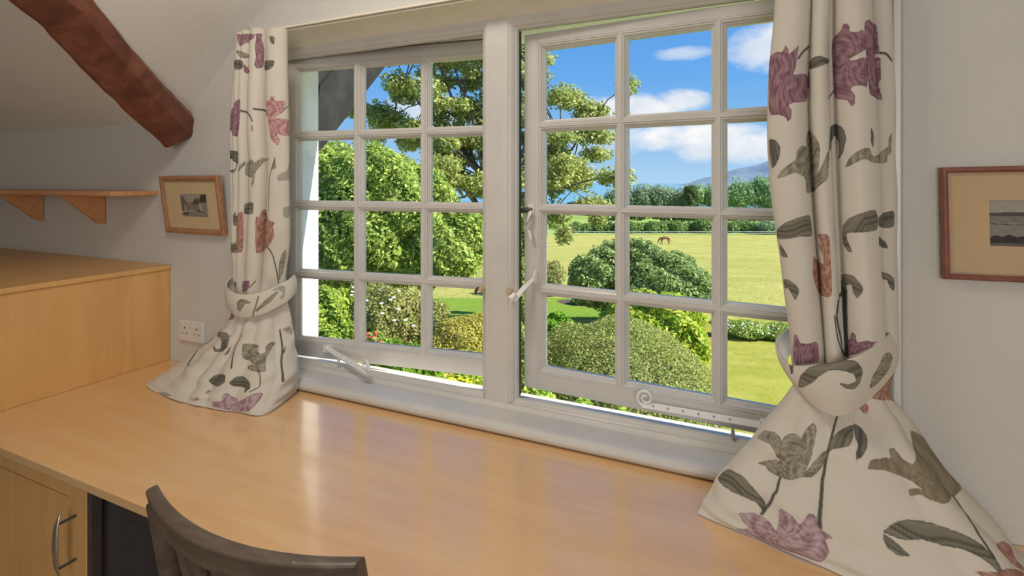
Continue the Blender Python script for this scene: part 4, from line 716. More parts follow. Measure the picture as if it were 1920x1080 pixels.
 ('olive',0,[(0.553,7.638),(0.565,7.542),(0.569,7.517),(0.579,7.493),(0.587,7.481),(0.617,7.469),(0.627,7.457),(0.637,7.457),(0.643,7.457),(0.655,7.481),(0.659,7.481),(0.665,7.457),(0.667,7.445),(0.675,7.349),(0.677,7.324),(0.681,7.3),(0.685,7.288),(0.697,7.264),(0.701,7.264),(0.703,7.288),(0.703,7.312),(0.707,7.397),(0.707,7.421),(0.709,7.457),(0.713,7.469),(0.725,7.517),(0.729,7.529),(0.735,7.517),(0.741,7.505),(0.76,7.457),(0.764,7.445),(0.774,7.421),(0.78,7.397),(0.814,7.336),(0.84,7.349),(0.852,7.3),(0.858,7.264),(0.876,7.095),(0.88,7.047),(0.89,7.035),(0.9,7.059),(0.942,7.216),(0.966,7.288),(1.0,7.409),(1.0,7.469),(0.958,7.602),(0.954,7.662),(0.95,7.734),(0.948,7.783),(0.95,7.976),(0.95,8.027),(0.958,8.124),(0.958,8.165),(0.966,8.317),(0.966,8.358),(0.968,8.4),(0.95,8.358),(0.928,8.344),(0.912,8.317),(0.898,8.303),(0.888,8.289),(0.86,8.289),(0.854,8.289),(0.836,8.276),(0.81,8.22),(0.77,8.207),(0.76,8.22),(0.752,8.22),(0.745,8.207),(0.727,8.193),(0.723,8.179),(0.715,8.179),(0.713,8.165),(0.701,8.124),(0.697,8.11),(0.691,8.11),(0.685,8.124),(0.665,8.165),(0.659,8.165),(0.655,8.151),(0.655,8.138),(0.661,8.069),(0.663,8.055),(0.669,8.041),(0.673,8.027),(0.687,8.0),(0.691,7.988),(0.695,7.988),(0.699,7.976),(0.709,7.988),(0.711,7.988),(0.711,7.964),(0.707,7.952),(0.697,7.879),(0.693,7.855),(0.685,7.843),(0.679,7.831),(0.657,7.771),(0.649,7.759),(0.639,7.734),(0.633,7.722),(0.613,7.674),(0.605,7.674),(0.597,7.662),(0.589,7.662),(0.561,7.674),(0.555,7.674),(0.551,7.662)]),
 ('dark',0.006,[(0.854,8.289),(0.852,8.331),(0.852,8.372),(0.838,8.51),(0.832,8.537),(0.814,8.551),(0.802,8.565),(0.78,8.662),(0.774,8.689),(0.77,8.744),(0.766,8.786),(0.758,8.923),(0.758,8.965),(0.756,9.025),(0.754,9.078),(0.749,9.218),(0.747,9.253),(0.747,9.289)]),
 ('leaf',0,[(0.533,8.827),(0.547,8.744),(0.551,8.717),(0.557,8.689),(0.563,8.662),(0.579,8.606),(0.585,8.593),(0.593,8.579),(0.601,8.565),(0.625,8.565),(0.633,8.565),(0.645,8.565),(0.651,8.579),(0.677,8.593),(0.685,8.593),(0.695,8.593),(0.699,8.606),(0.719,8.634),(0.725,8.648),(0.731,8.675),(0.735,8.689),(0.745,8.744),(0.747,8.772),(0.752,8.813),(0.752,8.841),(0.756,8.965),(0.758,9.008),(0.758,9.06),(0.758,9.096),(0.756,9.201),(0.754,9.236),(0.754,9.253),(0.752,9.271),(0.743,9.324),(0.741,9.306),(0.739,9.271),(0.733,9.148),(0.731,9.113),(0.727,9.06),(0.723,9.025),(0.707,8.951),(0.701,8.937),(0.693,8.923),(0.687,8.923),(0.665,8.951),(0.657,8.951),(0.647,8.937),(0.641,8.91),(0.619,8.882),(0.613,8.868),(0.605,8.868),(0.597,8.882),(0.577,8.91),(0.571,8.923),(0.565,8.923),(0.561,8.923),(0.549,8.91),(0.545,8.91),(0.541,8.896),(0.539,8.896),(0.531,8.882),(0.529,8.882),(0.529,8.855)]),
 ('leaf',0,[(0.529,8.91),(0.533,8.923),(0.535,8.937),(0.539,8.951),(0.541,8.965),(0.549,9.025),(0.551,9.043),(0.553,9.078),(0.555,9.113),(0.561,9.201),(0.561,9.236),(0.559,9.253),(0.557,9.253),(0.543,9.289),(0.539,9.289),(0.535,9.289),(0.533,9.271),(0.527,9.218),(0.525,9.201),(0.523,9.183),(0.521,9.166),(0.521,9.096),(0.521,9.06),(0.521,9.043),(0.521,9.008),(0.525,8.937),(0.525,8.923),(0.527,8.91)]),
 ('rust',0,[(0.83,9.043),(0.856,9.096),(0.864,9.113),(0.868,9.131),(0.87,9.148),(0.878,9.236),(0.88,9.271),(0.88,9.306),(0.876,9.324),(0.864,9.394),(0.862,9.429),(0.862,9.482),(0.862,9.517),(0.872,9.692),(0.876,9.745),(0.876,9.78),(0.874,9.78),(0.866,9.78),(0.864,9.78),(0.86,9.727),(0.852,9.657),(0.824,9.394),(0.814,9.306),(0.808,9.218),(0.806,9.166),(0.804,9.025),(0.806,8.992),(0.814,8.992)]),
 ('rust',0,[(0.697,9.324),(0.713,9.306),(0.719,9.306),(0.727,9.289),(0.733,9.289),(0.76,9.271),(0.77,9.271),(0.782,9.306),(0.794,9.359),(0.848,9.675),(0.854,9.727),(0.858,9.78),(0.858,9.797),(0.846,9.815),(0.84,9.815),(0.79,9.552),(0.768,9.464),(0.749,9.411),(0.733,9.394),(0.717,9.394),(0.705,9.411),(0.695,9.411),(0.693,9.394),(0.689,9.359),(0.687,9.359),(0.691,9.341)])]
RT_PRINT = [
 ('leaf',0,[(0.459,0.551),(0.469,0.36),(0.472,0.315),(0.476,0.247),(0.481,0.202),(0.495,0.09),(0.499,0.067),(0.506,0.034),(0.514,0.022),(0.535,0.0),(0.542,0.0),(0.554,0.0),(0.564,0.0),(0.601,0.0),(0.612,0.0),(0.628,0.0),(0.637,0.0),(0.664,0.034),(0.672,0.056),(0.682,0.09),(0.687,0.112),(0.7,0.213),(0.702,0.236),(0.704,0.281),(0.704,0.315),(0.698,0.404),(0.697,0.427),(0.692,0.461),(0.69,0.483),(0.675,0.528),(0.671,0.539),(0.662,0.539),(0.657,0.528),(0.634,0.494),(0.628,0.483),(0.621,0.461),(0.617,0.449),(0.604,0.393),(0.602,0.382),(0.604,0.371),(0.608,0.382),(0.627,0.404),(0.632,0.416),(0.641,0.427),(0.648,0.427),(0.667,0.416),(0.671,0.416),(0.675,0.404),(0.674,0.382),(0.668,0.303),(0.667,0.292),(0.661,0.258),(0.655,0.247),(0.631,0.191),(0.624,0.18),(0.612,0.169),(0.605,0.157),(0.579,0.135),(0.572,0.135),(0.564,0.135),(0.558,0.146),(0.541,0.202),(0.536,0.225),(0.529,0.258),(0.526,0.281),(0.512,0.371),(0.508,0.393),(0.501,0.438),(0.496,0.461),(0.478,0.562),(0.472,0.596),(0.465,0.629),(0.462,0.64),(0.454,0.663),(0.454,0.652),(0.455,0.607)]),
 ('green',0,[(0.737,0.663),(0.74,0.573),(0.741,0.539),(0.745,0.506),(0.748,0.483),(0.764,0.416),(0.768,0.393),(0.774,0.371),(0.777,0.348),(0.788,0.281),(0.793,0.27),(0.797,0.258),(0.801,0.258),(0.813,0.292),(0.817,0.303),(0.82,0.326),(0.823,0.348),(0.83,0.438),(0.831,0.472),(0.831,0.517),(0.828,0.539),(0.82,0.618),(0.818,0.652),(0.813,0.674),(0.81,0.685),(0.8,0.73),(0.795,0.73),(0.79,0.742),(0.785,0.742),(0.77,0.753),(0.765,0.753),(0.758,0.742),(0.755,0.742),(0.742,0.719),(0.738,0.708),(0.737,0.685)]),
 ('dark',0,[(0.439,0.0),(0.448,0.0),(0.451,0.0),(0.452,0.022),(0.452,0.056),(0.449,0.191),(0.448,0.236),(0.446,0.258),(0.445,0.27),(0.439,0.292),(0.438,0.292),(0.436,0.258),(0.438,0.213),(0.436,0.056),(0.436,0.011),(0.436,0.0)])]
L_PRINT = [
 ('mauve',0,[(0.218,0.118),(0.317,0.177),(0.347,0.192),(0.363,0.199),(0.369,0.199),(0.383,0.192),(0.387,0.192),(0.397,0.184),(0.407,0.177),(0.551,0.266),(0.567,0.273),(0.579,0.288),(0.581,0.303),(0.577,0.362),(0.573,0.384),(0.557,0.413),(0.537,0.435),(0.397,0.465),(0.387,0.494),(0.373,0.524),(0.365,0.531),(0.337,0.561),(0.319,0.561),(0.319,0.553),(0.234,0.494),(0.218,0.406),(0.214,0.376),(0.208,0.332),(0.204,0.295),(0.198,0.184),(0.198,0.148),(0.208,0.125)]),
 ('mauve',0,[(0.601,0.244),(0.623,0.244),(0.627,0.236),(0.633,0.236),(0.637,0.236),(0.647,0.236),(0.649,0.244),(0.649,0.258),(0.649,0.273),(0.645,0.339),(0.645,0.362),(0.645,0.406),(0.649,0.443),(0.657,0.568),(0.659,0.605),(0.661,0.664),(0.661,0.716),(0.659,0.885),(0.659,0.93),(0.659,0.974),(0.659,0.989),(0.655,1.029),(0.653,1.042),(0.647,1.056),(0.643,1.06),(0.623,1.082),(0.617,1.082),(0.609,1.078),(0.603,1.074),(0.587,1.038),(0.581,1.024),(0.579,1.002),(0.581,0.981),(0.591,0.9),(0.593,0.871),(0.595,0.834),(0.593,0.804),(0.587,0.694),(0.587,0.657),(0.587,0.605),(0.589,0.576),(0.595,0.458),(0.595,0.421),(0.595,0.384),(0.595,0.354),(0.591,0.288),(0.591,0.266),(0.595,0.251)]),
 ('green',0,[(0.216,0.627),(0.327,0.671),(0.355,0.679),(0.377,0.701),(0.389,0.716),(0.483,0.79),(0.515,0.819),(0.521,0.834),(0.513,0.841),(0.411,0.826),(0.407,0.834),(0.399,0.841),(0.393,0.841),(0.355,0.826),(0.331,0.819),(0.236,0.767),(0.23,0.745),(0.21,0.664),(0.204,0.642),(0.208,0.627)]),
 ('dark',0,[(0.064,0.812),(0.214,0.849),(0.222,0.841),(0.232,0.841),(0.323,0.871),(0.371,0.9),(0.379,0.908),(0.383,0.922),(0.385,0.945),(0.385,1.024),(0.383,1.047),(0.373,1.065),(0.359,1.069),(0.222,1.051),(0.208,1.051),(0.184,1.042),(0.18,1.033),(0.06,0.952),(0.06,0.937),(0.06,0.922),(0.06,0.9),(0.06,0.849),(0.06,0.834),(0.062,0.819)]),
 ('mauve',0,[(0.395,0.974),(0.405,0.996),(0.409,1.002),(0.413,1.02),(0.475,1.051),(0.513,1.118),(0.521,1.132),(0.523,1.149),(0.517,1.154),(0.479,1.158),(0.417,1.14),(0.413,1.14),(0.411,1.14),(0.401,1.118),(0.399,1.114),(0.395,1.091),(0.395,1.074),(0.389,1.002),(0.389,0.981),(0.391,0.967)]),
 ('leaf',0,[(0.707,0.9),(0.796,0.915),(0.812,0.915),(0.822,0.93),(0.824,0.945),(0.816,1.007),(0.814,1.02),(0.806,1.042),(0.8,1.056),(0.77,1.087),(0.76,1.096),(0.745,1.1),(0.733,1.1),(0.669,1.087),(0.667,1.082),(0.665,1.069),(0.665,1.042),(0.663,0.945),(0.663,0.922),(0.667,0.893)]),
 ('leaf',0,[(0.782,0.332),(0.814,0.347),(0.822,0.354),(0.828,0.384),(0.828,0.413),(0.824,0.524),(0.822,0.546),(0.816,0.561),(0.81,0.561),(0.788,0.531),(0.782,0.517),(0.774,0.487),(0.772,0.465),(0.764,0.369),(0.764,0.347),(0.772,0.325)]),
 ('mauve',0,[(0.056,1.796),(0.076,1.716),(0.082,1.694),(0.09,1.667),(0.184,1.662),(0.214,1.609),(0.22,1.591),(0.23,1.573),(0.234,1.569),(0.355,1.564),(0.367,1.564),(0.375,1.582),(0.377,1.604),(0.383,1.703),(0.385,1.729),(0.385,1.774),(0.385,1.81),(0.383,1.934),(0.383,1.97),(0.381,2.016),(0.379,2.041),(0.369,2.129),(0.363,2.154),(0.335,2.163),(0.335,2.168),(0.22,2.149),(0.206,2.144),(0.188,2.124),(0.188,2.11),(0.082,2.046),(0.076,2.026),(0.066,1.992),(0.058,1.966),(0.058,1.881),(0.056,1.854),(0.056,1.819)]),
 ('dark',0.007,[(0.389,1.738),(0.391,1.743),(0.397,1.743),(0.403,1.747),(0.423,1.756),(0.487,1.774),(0.505,1.787),(0.519,1.796),(0.547,1.827),(0.555,1.836),(0.563,1.854),(0.565,1.863),(0.577,1.903),(0.581,1.917),(0.583,1.926)]),
 ('dark',0.007,[(0.591,1.725),(0.599,1.729),(0.607,1.729),(0.635,1.734),(0.643,1.734),(0.653,1.734),(0.657,1.734),(0.673,1.734),(0.677,1.738),(0.695,1.747),(0.695,1.756),(0.717,1.796),(0.721,1.805),(0.723,1.81),(0.725,1.814)]),
 ('pink',0,[(0.713,1.587),(0.749,1.595),(0.758,1.595),(0.766,1.587),(0.77,1.578),(0.778,1.542),(0.78,1.533),(0.786,1.529),(0.792,1.529),(0.808,1.533),(0.812,1.533),(0.816,1.542),(0.818,1.551),(0.82,1.587),(0.824,1.595),(0.836,1.6),(0.848,1.6),(0.902,1.595),(0.918,1.591),(0.93,1.6),(0.934,1.609),(0.932,1.649),(0.93,1.662),(0.928,1.68),(0.924,1.694),(0.914,1.738),(0.91,1.752),(0.898,1.769),(0.888,1.783),(0.85,1.827),(0.84,1.836),(0.832,1.85),(0.828,1.854),(0.822,1.863),(0.822,1.868),(0.828,1.868),(0.836,1.868),(0.862,1.868),(0.872,1.868),(0.888,1.868),(0.902,1.872),(0.966,1.876),(0.996,1.876),(0.996,1.881),(0.998,1.881),(0.988,1.89),(0.988,1.894),(0.99,1.921),(0.99,1.952),(0.988,2.08),(0.986,2.114),(1.0,2.134),(0.998,2.144),(0.982,2.154),(0.966,2.159),(0.946,2.159),(0.932,2.159),(0.892,2.149),(0.882,2.149),(0.87,2.144),(0.864,2.144),(0.848,2.139),(0.846,2.139),(0.844,2.149),(0.848,2.163),(0.86,2.213),(0.862,2.227),(0.864,2.247),(0.862,2.257),(0.856,2.301),(0.854,2.316),(0.85,2.325),(0.848,2.325),(0.838,2.321),(0.834,2.316),(0.828,2.306),(0.82,2.291),(0.796,2.247),(0.788,2.232),(0.78,2.193),(0.774,2.159),(0.76,2.026),(0.756,1.988),(0.747,1.939),(0.743,1.908),(0.731,1.805),(0.725,1.774),(0.719,1.734),(0.713,1.707),(0.693,1.622),(0.693,1.6),(0.697,1.587)]),
 ('green',0.005,[(0.91,1.734),(0.912,1.729),(0.916,1.725),(0.924,1.716),(0.954,1.68),(0.964,1.671),(0.978,1.658),(0.984,1.649),(0.998,1.618),(1.0,1.609),(1.0,1.604)]),
 ('dark',0,[(0.094,2.399),(0.236,2.414),(0.244,2.419),(0.337,2.443),(0.337,2.463),(0.335,2.546),(0.335,2.566),(0.248,2.576),(0.24,2.576),(0.092,2.556),(0.074,2.551),(0.058,2.532),(0.058,2.512),(0.058,2.433),(0.058,2.414),(0.08,2.399)]),
 ('pink',0,[(0.577,2.002),(0.589,1.979),(0.591,1.975),(0.595,1.984),(0.595,1.997),(0.599,2.056),(0.599,2.07),(0.597,2.085),(0.593,2.09),(0.581,2.09),(0.579,2.09),(0.575,2.085),(0.573,2.07),(0.571,2.031),(0.573,2.021),(0.575,2.006)]),
 ('dark',0,[(0.094,2.409),(0.236,2.424),(0.244,2.433),(0.248,2.468),(0.335,2.512),(0.251,2.659),(0.251,2.703),(0.248,2.743),(0.246,2.762),(0.236,2.801),(0.232,2.811),(0.224,2.816),(0.216,2.816),(0.096,2.806),(0.088,2.806),(0.08,2.796),(0.078,2.792),(0.076,2.772),(0.08,2.767),(0.088,2.762),(0.19,2.762),(0.23,2.757),(0.238,2.752),(0.242,2.738),(0.244,2.723),(0.246,2.664),(0.246,2.644),(0.244,2.63),(0.24,2.62),(0.218,2.6),(0.208,2.595),(0.192,2.581),(0.192,2.571),(0.078,2.532),(0.07,2.522),(0.058,2.502),(0.058,2.482),(0.058,2.428),(0.062,2.419),(0.082,2.409)]),
 ('green',0,[(0.333,2.806),(0.357,2.728),(0.365,2.708),(0.379,2.679),(0.389,2.664),(0.417,2.62),(0.421,2.61),(0.425,2.605),(0.427,2.615),(0.425,2.654),(0.425,2.664),(0.423,2.684),(0.419,2.693),(0.399,2.728),(0.393,2.738),(0.383,2.757),(0.375,2.772),(0.333,2.821),(0.333,2.831),(0.333,2.826)]),
 ('green',0,[(0.423,2.787),(0.429,2.684),(0.431,2.659),(0.435,2.63),(0.499,2.62),(0.545,2.59),(0.555,2.585),(0.567,2.585),(0.575,2.59),(0.595,2.625),(0.603,2.63),(0.615,2.625),(0.623,2.615),(0.653,2.571),(0.661,2.556),(0.671,2.551),(0.677,2.551),(0.725,2.566),(0.741,2.576),(0.743,2.581),(0.731,2.59),(0.681,2.61),(0.677,2.62),(0.671,2.635),(0.667,2.649),(0.653,2.693),(0.647,2.708),(0.641,2.728),(0.635,2.747),(0.617,2.796),(0.611,2.816),(0.607,2.846),(0.605,2.87),(0.601,2.963),(0.599,2.988),(0.595,3.012),(0.591,3.027),(0.573,3.066),(0.567,3.071),(0.565,3.061),(0.567,3.042),(0.573,2.949),(0.575,2.929),(0.571,2.904),(0.563,2.9),(0.529,2.895),(0.511,2.89),(0.499,2.885),(0.435,2.875),(0.427,2.85),(0.423,2.836),(0.423,2.811)]),
 ('dark',0.005,[(0.816,2.556),(0.816,2.561),(0.812,2.581),(0.808,2.6),(0.79,2.679),(0.786,2.703),(0.778,2.743),(0.774,2.772),(0.758,2.875),(0.754,2.909),(0.749,2.958),(0.747,2.998),(0.745,3.125),(0.745,3.165),(0.743,3.219),(0.743,3.263),(0.741,3.41),(0.741,3.449),(0.741,3.483),(0.741,3.488)]),
 ('green',0,[(0.818,2.6),(0.824,2.679),(0.826,2.698),(0.824,2.723),(0.82,2.733),(0.806,2.757),(0.802,2.762),(0.798,2.767),(0.794,2.762),(0.786,2.752),(0.784,2.743),(0.786,2.723),(0.79,2.698),(0.808,2.605),(0.812,2.585),(0.816,2.581)]),
 ('pale',0,[(0.846,2.85),(0.868,2.826),(0.876,2.816),(0.886,2.806),(0.892,2.801),(0.916,2.782),(0.924,2.772),(0.934,2.752),(0.94,2.733),(0.958,2.669),(0.964,2.649),(0.972,2.644),(0.98,2.644),(0.992,2.669),(0.994,2.684),(0.994,2.718),(0.994,2.752),(0.992,2.875),(0.992,2.909),(0.978,2.939),(0.956,2.944),(0.912,2.954),(0.902,2.954),(0.888,2.958),(0.88,2.958),(0.852,2.963),(0.846,2.963),(0.84,2.954),(0.838,2.944),(0.836,2.89),(0.836,2.875),(0.84,2.86)]),
 ('leaf',0,[(0.429,3.351),(0.561,3.322),(0.577,3.322),(0.589,3.341),(0.593,3.366),(0.595,3.474),(0.595,3.503),(0.585,3.523),(0.569,3.528),(0.429,3.542),(0.423,3.537),(0.417,3.518),(0.415,3.493),(0.415,3.41),(0.417,3.385),(0.423,3.361)]),
 ('pale',0,[(0.908,3.415),(0.958,3.4),(0.978,3.4),(0.996,3.42),(0.996,3.444),(0.99,3.547),(0.986,3.572),(0.972,3.591),(0.96,3.601),(0.924,3.601),(0.916,3.601),(0.908,3.582),(0.904,3.557),(0.892,3.469),(0.892,3.449),(0.898,3.425)]),
 ('rust',0,[(0.329,3.572),(0.363,3.523),(0.369,3.513),(0.379,3.503),(0.385,3.498),(0.405,3.493),(0.409,3.508),(0.413,3.577),(0.413,3.665),(0.413,3.783),(0.411,3.91),(0.409,4.047),(0.407,4.159),(0.405,4.251),(0.401,4.279),(0.379,4.293),(0.369,4.293),(0.359,4.293),(0.351,4.286),(0.325,4.258),(0.325,4.237),(0.242,4.166),(0.244,4.068),(0.327,3.891),(0.327,3.744),(0.327,3.665),(0.329,3.596)]),
 ('leaf',0,[(0.23,3.533),(0.242,3.508),(0.244,3.508),(0.248,3.533),(0.248,3.562),(0.327,3.685),(0.327,3.719),(0.327,3.744),(0.246,3.753),(0.238,3.739),(0.234,3.734),(0.232,3.709),(0.23,3.685),(0.226,3.596),(0.226,3.572),(0.228,3.547)]),
 ('rust',0,[(0.627,3.567),(0.641,3.582),(0.645,3.582),(0.649,3.572),(0.651,3.562),(0.659,3.513),(0.661,3.498),(0.665,3.483),(0.667,3.474),(0.677,3.454),(0.679,3.449),(0.681,3.454),(0.683,3.469),(0.709,3.518),(0.719,3.528),(0.729,3.552),(0.733,3.567),(0.747,3.616),(0.754,3.631),(0.768,3.645),(0.778,3.65),(0.816,3.67),(0.826,3.675),(0.83,3.685),(0.828,3.694),(0.816,3.729),(0.812,3.739),(0.812,3.763),(0.816,3.788),(0.83,3.866),(0.832,3.891),(0.832,3.925),(0.828,3.95),(0.81,4.026),(0.804,4.047),(0.794,4.075),(0.788,4.089),(0.758,4.152),(0.747,4.166),(0.729,4.194),(0.713,4.215),(0.669,4.279),(0.663,4.286),(0.657,4.293),(0.651,4.293),(0.633,4.293),(0.627,4.272),(0.623,4.18),(0.625,4.075),(0.625,3.891),(0.623,3.724),(0.621,3.641),(0.623,3.577)]),
 ('leaf',0.006,[(0.752,4.159),(0.754,4.166),(0.762,4.18),(0.772,4.201),(0.806,4.286),(0.816,4.321),(0.83,4.377),(0.838,4.426),(0.862,4.608),(0.868,4.671),(0.876,4.755),(0.882,4.818),(0.894,5.026),(0.898,5.087),(0.9,5.148),(0.9,5.161)]),
 ('green',0,[(0.9,4.917),(0.896,4.699),(0.894,4.643),(0.896,4.573),(0.898,4.531),(0.906,4.405),(0.91,4.37),(0.916,4.328),(0.922,4.307),(0.944,4.244),(0.95,4.237),(0.956,4.244),(0.958,4.272),(0.962,4.398),(0.964,4.44),(0.962,4.496),(0.96,4.552),(0.952,4.727),(0.948,4.776),(0.942,4.839),(0.938,4.874),(0.924,4.987),(0.918,5.013),(0.914,5.038),(0.912,5.05),(0.904,5.05),(0.902,5.038),(0.9,4.98)]),
 ('leaf',0,[(0.206,4.103),(0.234,4.096),(0.238,4.096),(0.242,4.117),(0.242,4.145),(0.325,4.251),(0.325,4.279),(0.236,4.321),(0.232,4.321),(0.204,4.314),(0.184,4.314),(0.184,4.286),(0.184,4.258),(0.184,4.159),(0.184,4.131),(0.188,4.11)]),
 ('mauve',0,[(0.467,5.062),(0.533,5.026),(0.545,5.026),(0.553,5.05),(0.553,5.075),(0.549,5.197),(0.549,5.234),(0.545,5.283),(0.543,5.308),(0.529,5.394),(0.523,5.418),(0.511,5.455),(0.497,5.48),(0.419,5.59),(0.415,5.59),(0.411,5.541),(0.411,5.467),(0.409,5.21),(0.409,5.148),(0.413,5.099)]),
 ('leaf',0.004,[(0.549,5.296),(0.551,5.296),(0.557,5.259),(0.567,5.234),(0.599,5.112),(0.607,5.087),(0.615,5.062),(0.617,5.062)]),
 ('mauve',0,[(0.19,5.21),(0.222,5.173),(0.317,5.136),(0.317,5.161),(0.317,5.185),(0.319,5.308),(0.319,5.332),(0.319,5.357),(0.204,5.418),(0.188,5.381),(0.188,5.369),(0.188,5.332),(0.188,5.32),(0.188,5.259),(0.188,5.234),(0.188,5.222)]),
 ('rust',0,[(0.184,6.719),(0.174,6.571),(0.172,6.535),(0.168,6.485),(0.168,6.436),(0.178,6.179),(0.18,6.105),(0.313,6.044),(0.313,6.056),(0.176,6.252),(0.313,6.191),(0.313,6.289),(0.313,6.375),(0.361,6.645),(0.371,6.719),(0.371,6.78),(0.367,6.804),(0.323,6.854),(0.323,6.866),(0.158,7.047),(0.15,7.07),(0.323,6.854),(0.168,7.058),(0.152,7.07),(0.15,7.07),(0.154,7.024),(0.182,6.854),(0.186,6.768)]),
 ('dark',0.006,[(0.158,7.52),(0.184,7.497),(0.164,7.613),(0.138,7.74),(0.14,8.004),(0.192,8.024),(0.202,8.112),(0.164,8.23),(0.166,8.436),(0.176,8.485),(0.192,8.574),(0.202,8.652),(0.238,8.917),(0.248,8.986),(0.263,9.039),(0.267,9.039)]),
 ('leaf',0,[(0.182,7.797),(0.164,7.717),(0.168,7.682),(0.2,7.601),(0.307,7.439),(0.361,7.382),(0.371,7.393),(0.383,7.439),(0.389,7.474),(0.427,7.59),(0.451,7.59),(0.463,7.636),(0.469,7.682),(0.479,7.844),(0.481,7.89),(0.479,7.947),(0.475,7.971),(0.463,8.073),(0.457,8.093),(0.447,8.132),(0.433,8.152),(0.399,8.201),(0.395,8.191),(0.389,8.181),(0.385,8.161),(0.367,8.083),(0.363,8.073),(0.357,8.053),(0.353,8.034),(0.345,7.994),(0.343,7.982),(0.349,7.982),(0.357,7.994),(0.379,8.053),(0.383,8.073),(0.389,8.083),(0.391,8.083),(0.401,8.073),(0.403,8.063),(0.403,8.034),(0.401,7.994),(0.391,7.878),(0.389,7.844),(0.383,7.797),(0.379,7.763),(0.363,7.67),(0.357,7.647),(0.349,7.624),(0.341,7.613),(0.216,7.809),(0.202,7.82),(0.186,7.809)]),
 ('leaf',0.006,[(0.543,7.393),(0.543,7.405),(0.539,7.463),(0.537,7.52),(0.543,7.717),(0.545,7.774),(0.549,7.855),(0.553,7.901),(0.557,8.083),(0.559,8.142),(0.561,8.22),(0.565,8.279),(0.575,8.485),(0.577,8.534),(0.579,8.574),(0.579,8.583)]),
 ('leaf',0,[(0.481,8.201),(0.487,8.063),(0.491,8.024),(0.493,7.971),(0.493,7.947),(0.497,7.867),(0.497,7.844),(0.499,7.867),(0.499,7.901),(0.499,8.073),(0.499,8.122),(0.497,8.171),(0.493,8.191),(0.483,8.24),(0.481,8.25),(0.479,8.23)]),
 ('green',0,[(0.603,7.67),(0.623,7.682),(0.629,7.693),(0.639,7.705),(0.647,7.717),(0.689,7.728),(0.699,7.728),(0.705,7.763),(0.707,7.786),(0.707,7.89),(0.707,7.913),(0.709,7.947),(0.713,7.971),(0.723,8.034),(0.727,8.053),(0.733,8.063),(0.737,8.053),(0.754,8.014),(0.756,7.994),(0.76,7.971),(0.76,7.947),(0.754,7.844),(0.754,7.809),(0.758,7.774),(0.762,7.751),(0.782,7.693),(0.79,7.682),(0.798,7.67),(0.806,7.693),(0.828,7.74),(0.832,7.751),(0.832,7.774),(0.83,7.786),(0.814,7.82),(0.81,7.832),(0.804,7.855),(0.8,7.878),(0.792,7.982),(0.788,8.004),(0.784,8.044),(0.78,8.073),(0.768,8.152),(0.766,8.181),(0.764,8.24),(0.762,8.279),(0.76,8.426),(0.76,8.466),(0.76,8.515),(0.762,8.554),(0.764,8.642),(0.764,8.662),(0.762,8.682),(0.758,8.691),(0.741,8.701),(0.737,8.711),(0.727,8.701),(0.719,8.682),(0.687,8.642),(0.677,8.633),(0.669,8.613),(0.665,8.603),(0.663,8.544),(0.663,8.525),(0.665,8.505),(0.671,8.485),(0.689,8.446),(0.693,8.436),(0.693,8.407),(0.689,8.397),(0.671,8.338),(0.663,8.328),(0.651,8.328),(0.645,8.328),(0.629,8.289),(0.625,8.269),(0.621,8.24),(0.617,8.201),(0.611,8.063),(0.611,8.024),(0.609,7.959),(0.607,7.913),(0.599,7.751),(0.597,7.717),(0.599,7.682)]),
 ('leaf',0.004,[(0.727,8.593),(0.727,8.603),(0.729,8.633),(0.731,8.662),(0.739,8.79),(0.741,8.829),(0.745,8.898),(0.745,8.956),(0.749,9.159),(0.749,9.213),(0.745,9.268),(0.741,9.3),(0.721,9.399),(0.717,9.431),(0.711,9.453)]),
 ('leaf',0.008,[(0.864,7.255),(0.864,7.266),(0.864,7.336),(0.868,7.428),(0.874,7.763),(0.874,7.855),(0.872,7.994),(0.87,8.083),(0.858,8.377),(0.854,8.466),(0.852,8.593),(0.85,8.682),(0.852,9.017),(0.854,9.115),(0.856,9.191),(0.858,9.213)]),
 ('leaf',0,[(0.876,8.073),(0.89,7.959),(0.894,7.936),(0.896,7.924),(0.896,7.947),(0.89,8.044),(0.888,8.073),(0.886,8.112),(0.884,8.132),(0.876,8.201),(0.874,8.22),(0.872,8.22),(0.872,8.211),(0.87,8.161),(0.87,8.142),(0.874,8.103)]),
 ('pale',0,[(0.89,7.209),(0.926,7.185),(0.936,7.185),(0.95,7.209),(0.958,7.243),(0.978,7.37),(0.982,7.405),(0.984,7.439),(0.982,7.463),(0.97,7.543),(0.968,7.555),(0.962,7.555),(0.956,7.543),(0.938,7.463),(0.932,7.439),(0.922,7.405),(0.912,7.37),(0.886,7.266),(0.882,7.243),(0.884,7.22)]),
 ('dark',0,[(0.473,9.17),(0.479,9.071),(0.481,9.05),(0.485,9.017),(0.489,9.006),(0.509,8.956),(0.521,8.917),(0.533,8.878),(0.541,8.868),(0.559,8.868),(0.563,8.878),(0.567,8.898),(0.571,8.937),(0.575,9.061),(0.577,9.104),(0.573,9.148),(0.569,9.181),(0.551,9.3),(0.543,9.333),(0.533,9.366),(0.527,9.377),(0.495,9.431),(0.489,9.42),(0.485,9.388),(0.483,9.366),(0.473,9.268),(0.471,9.235),(0.471,9.202)]),
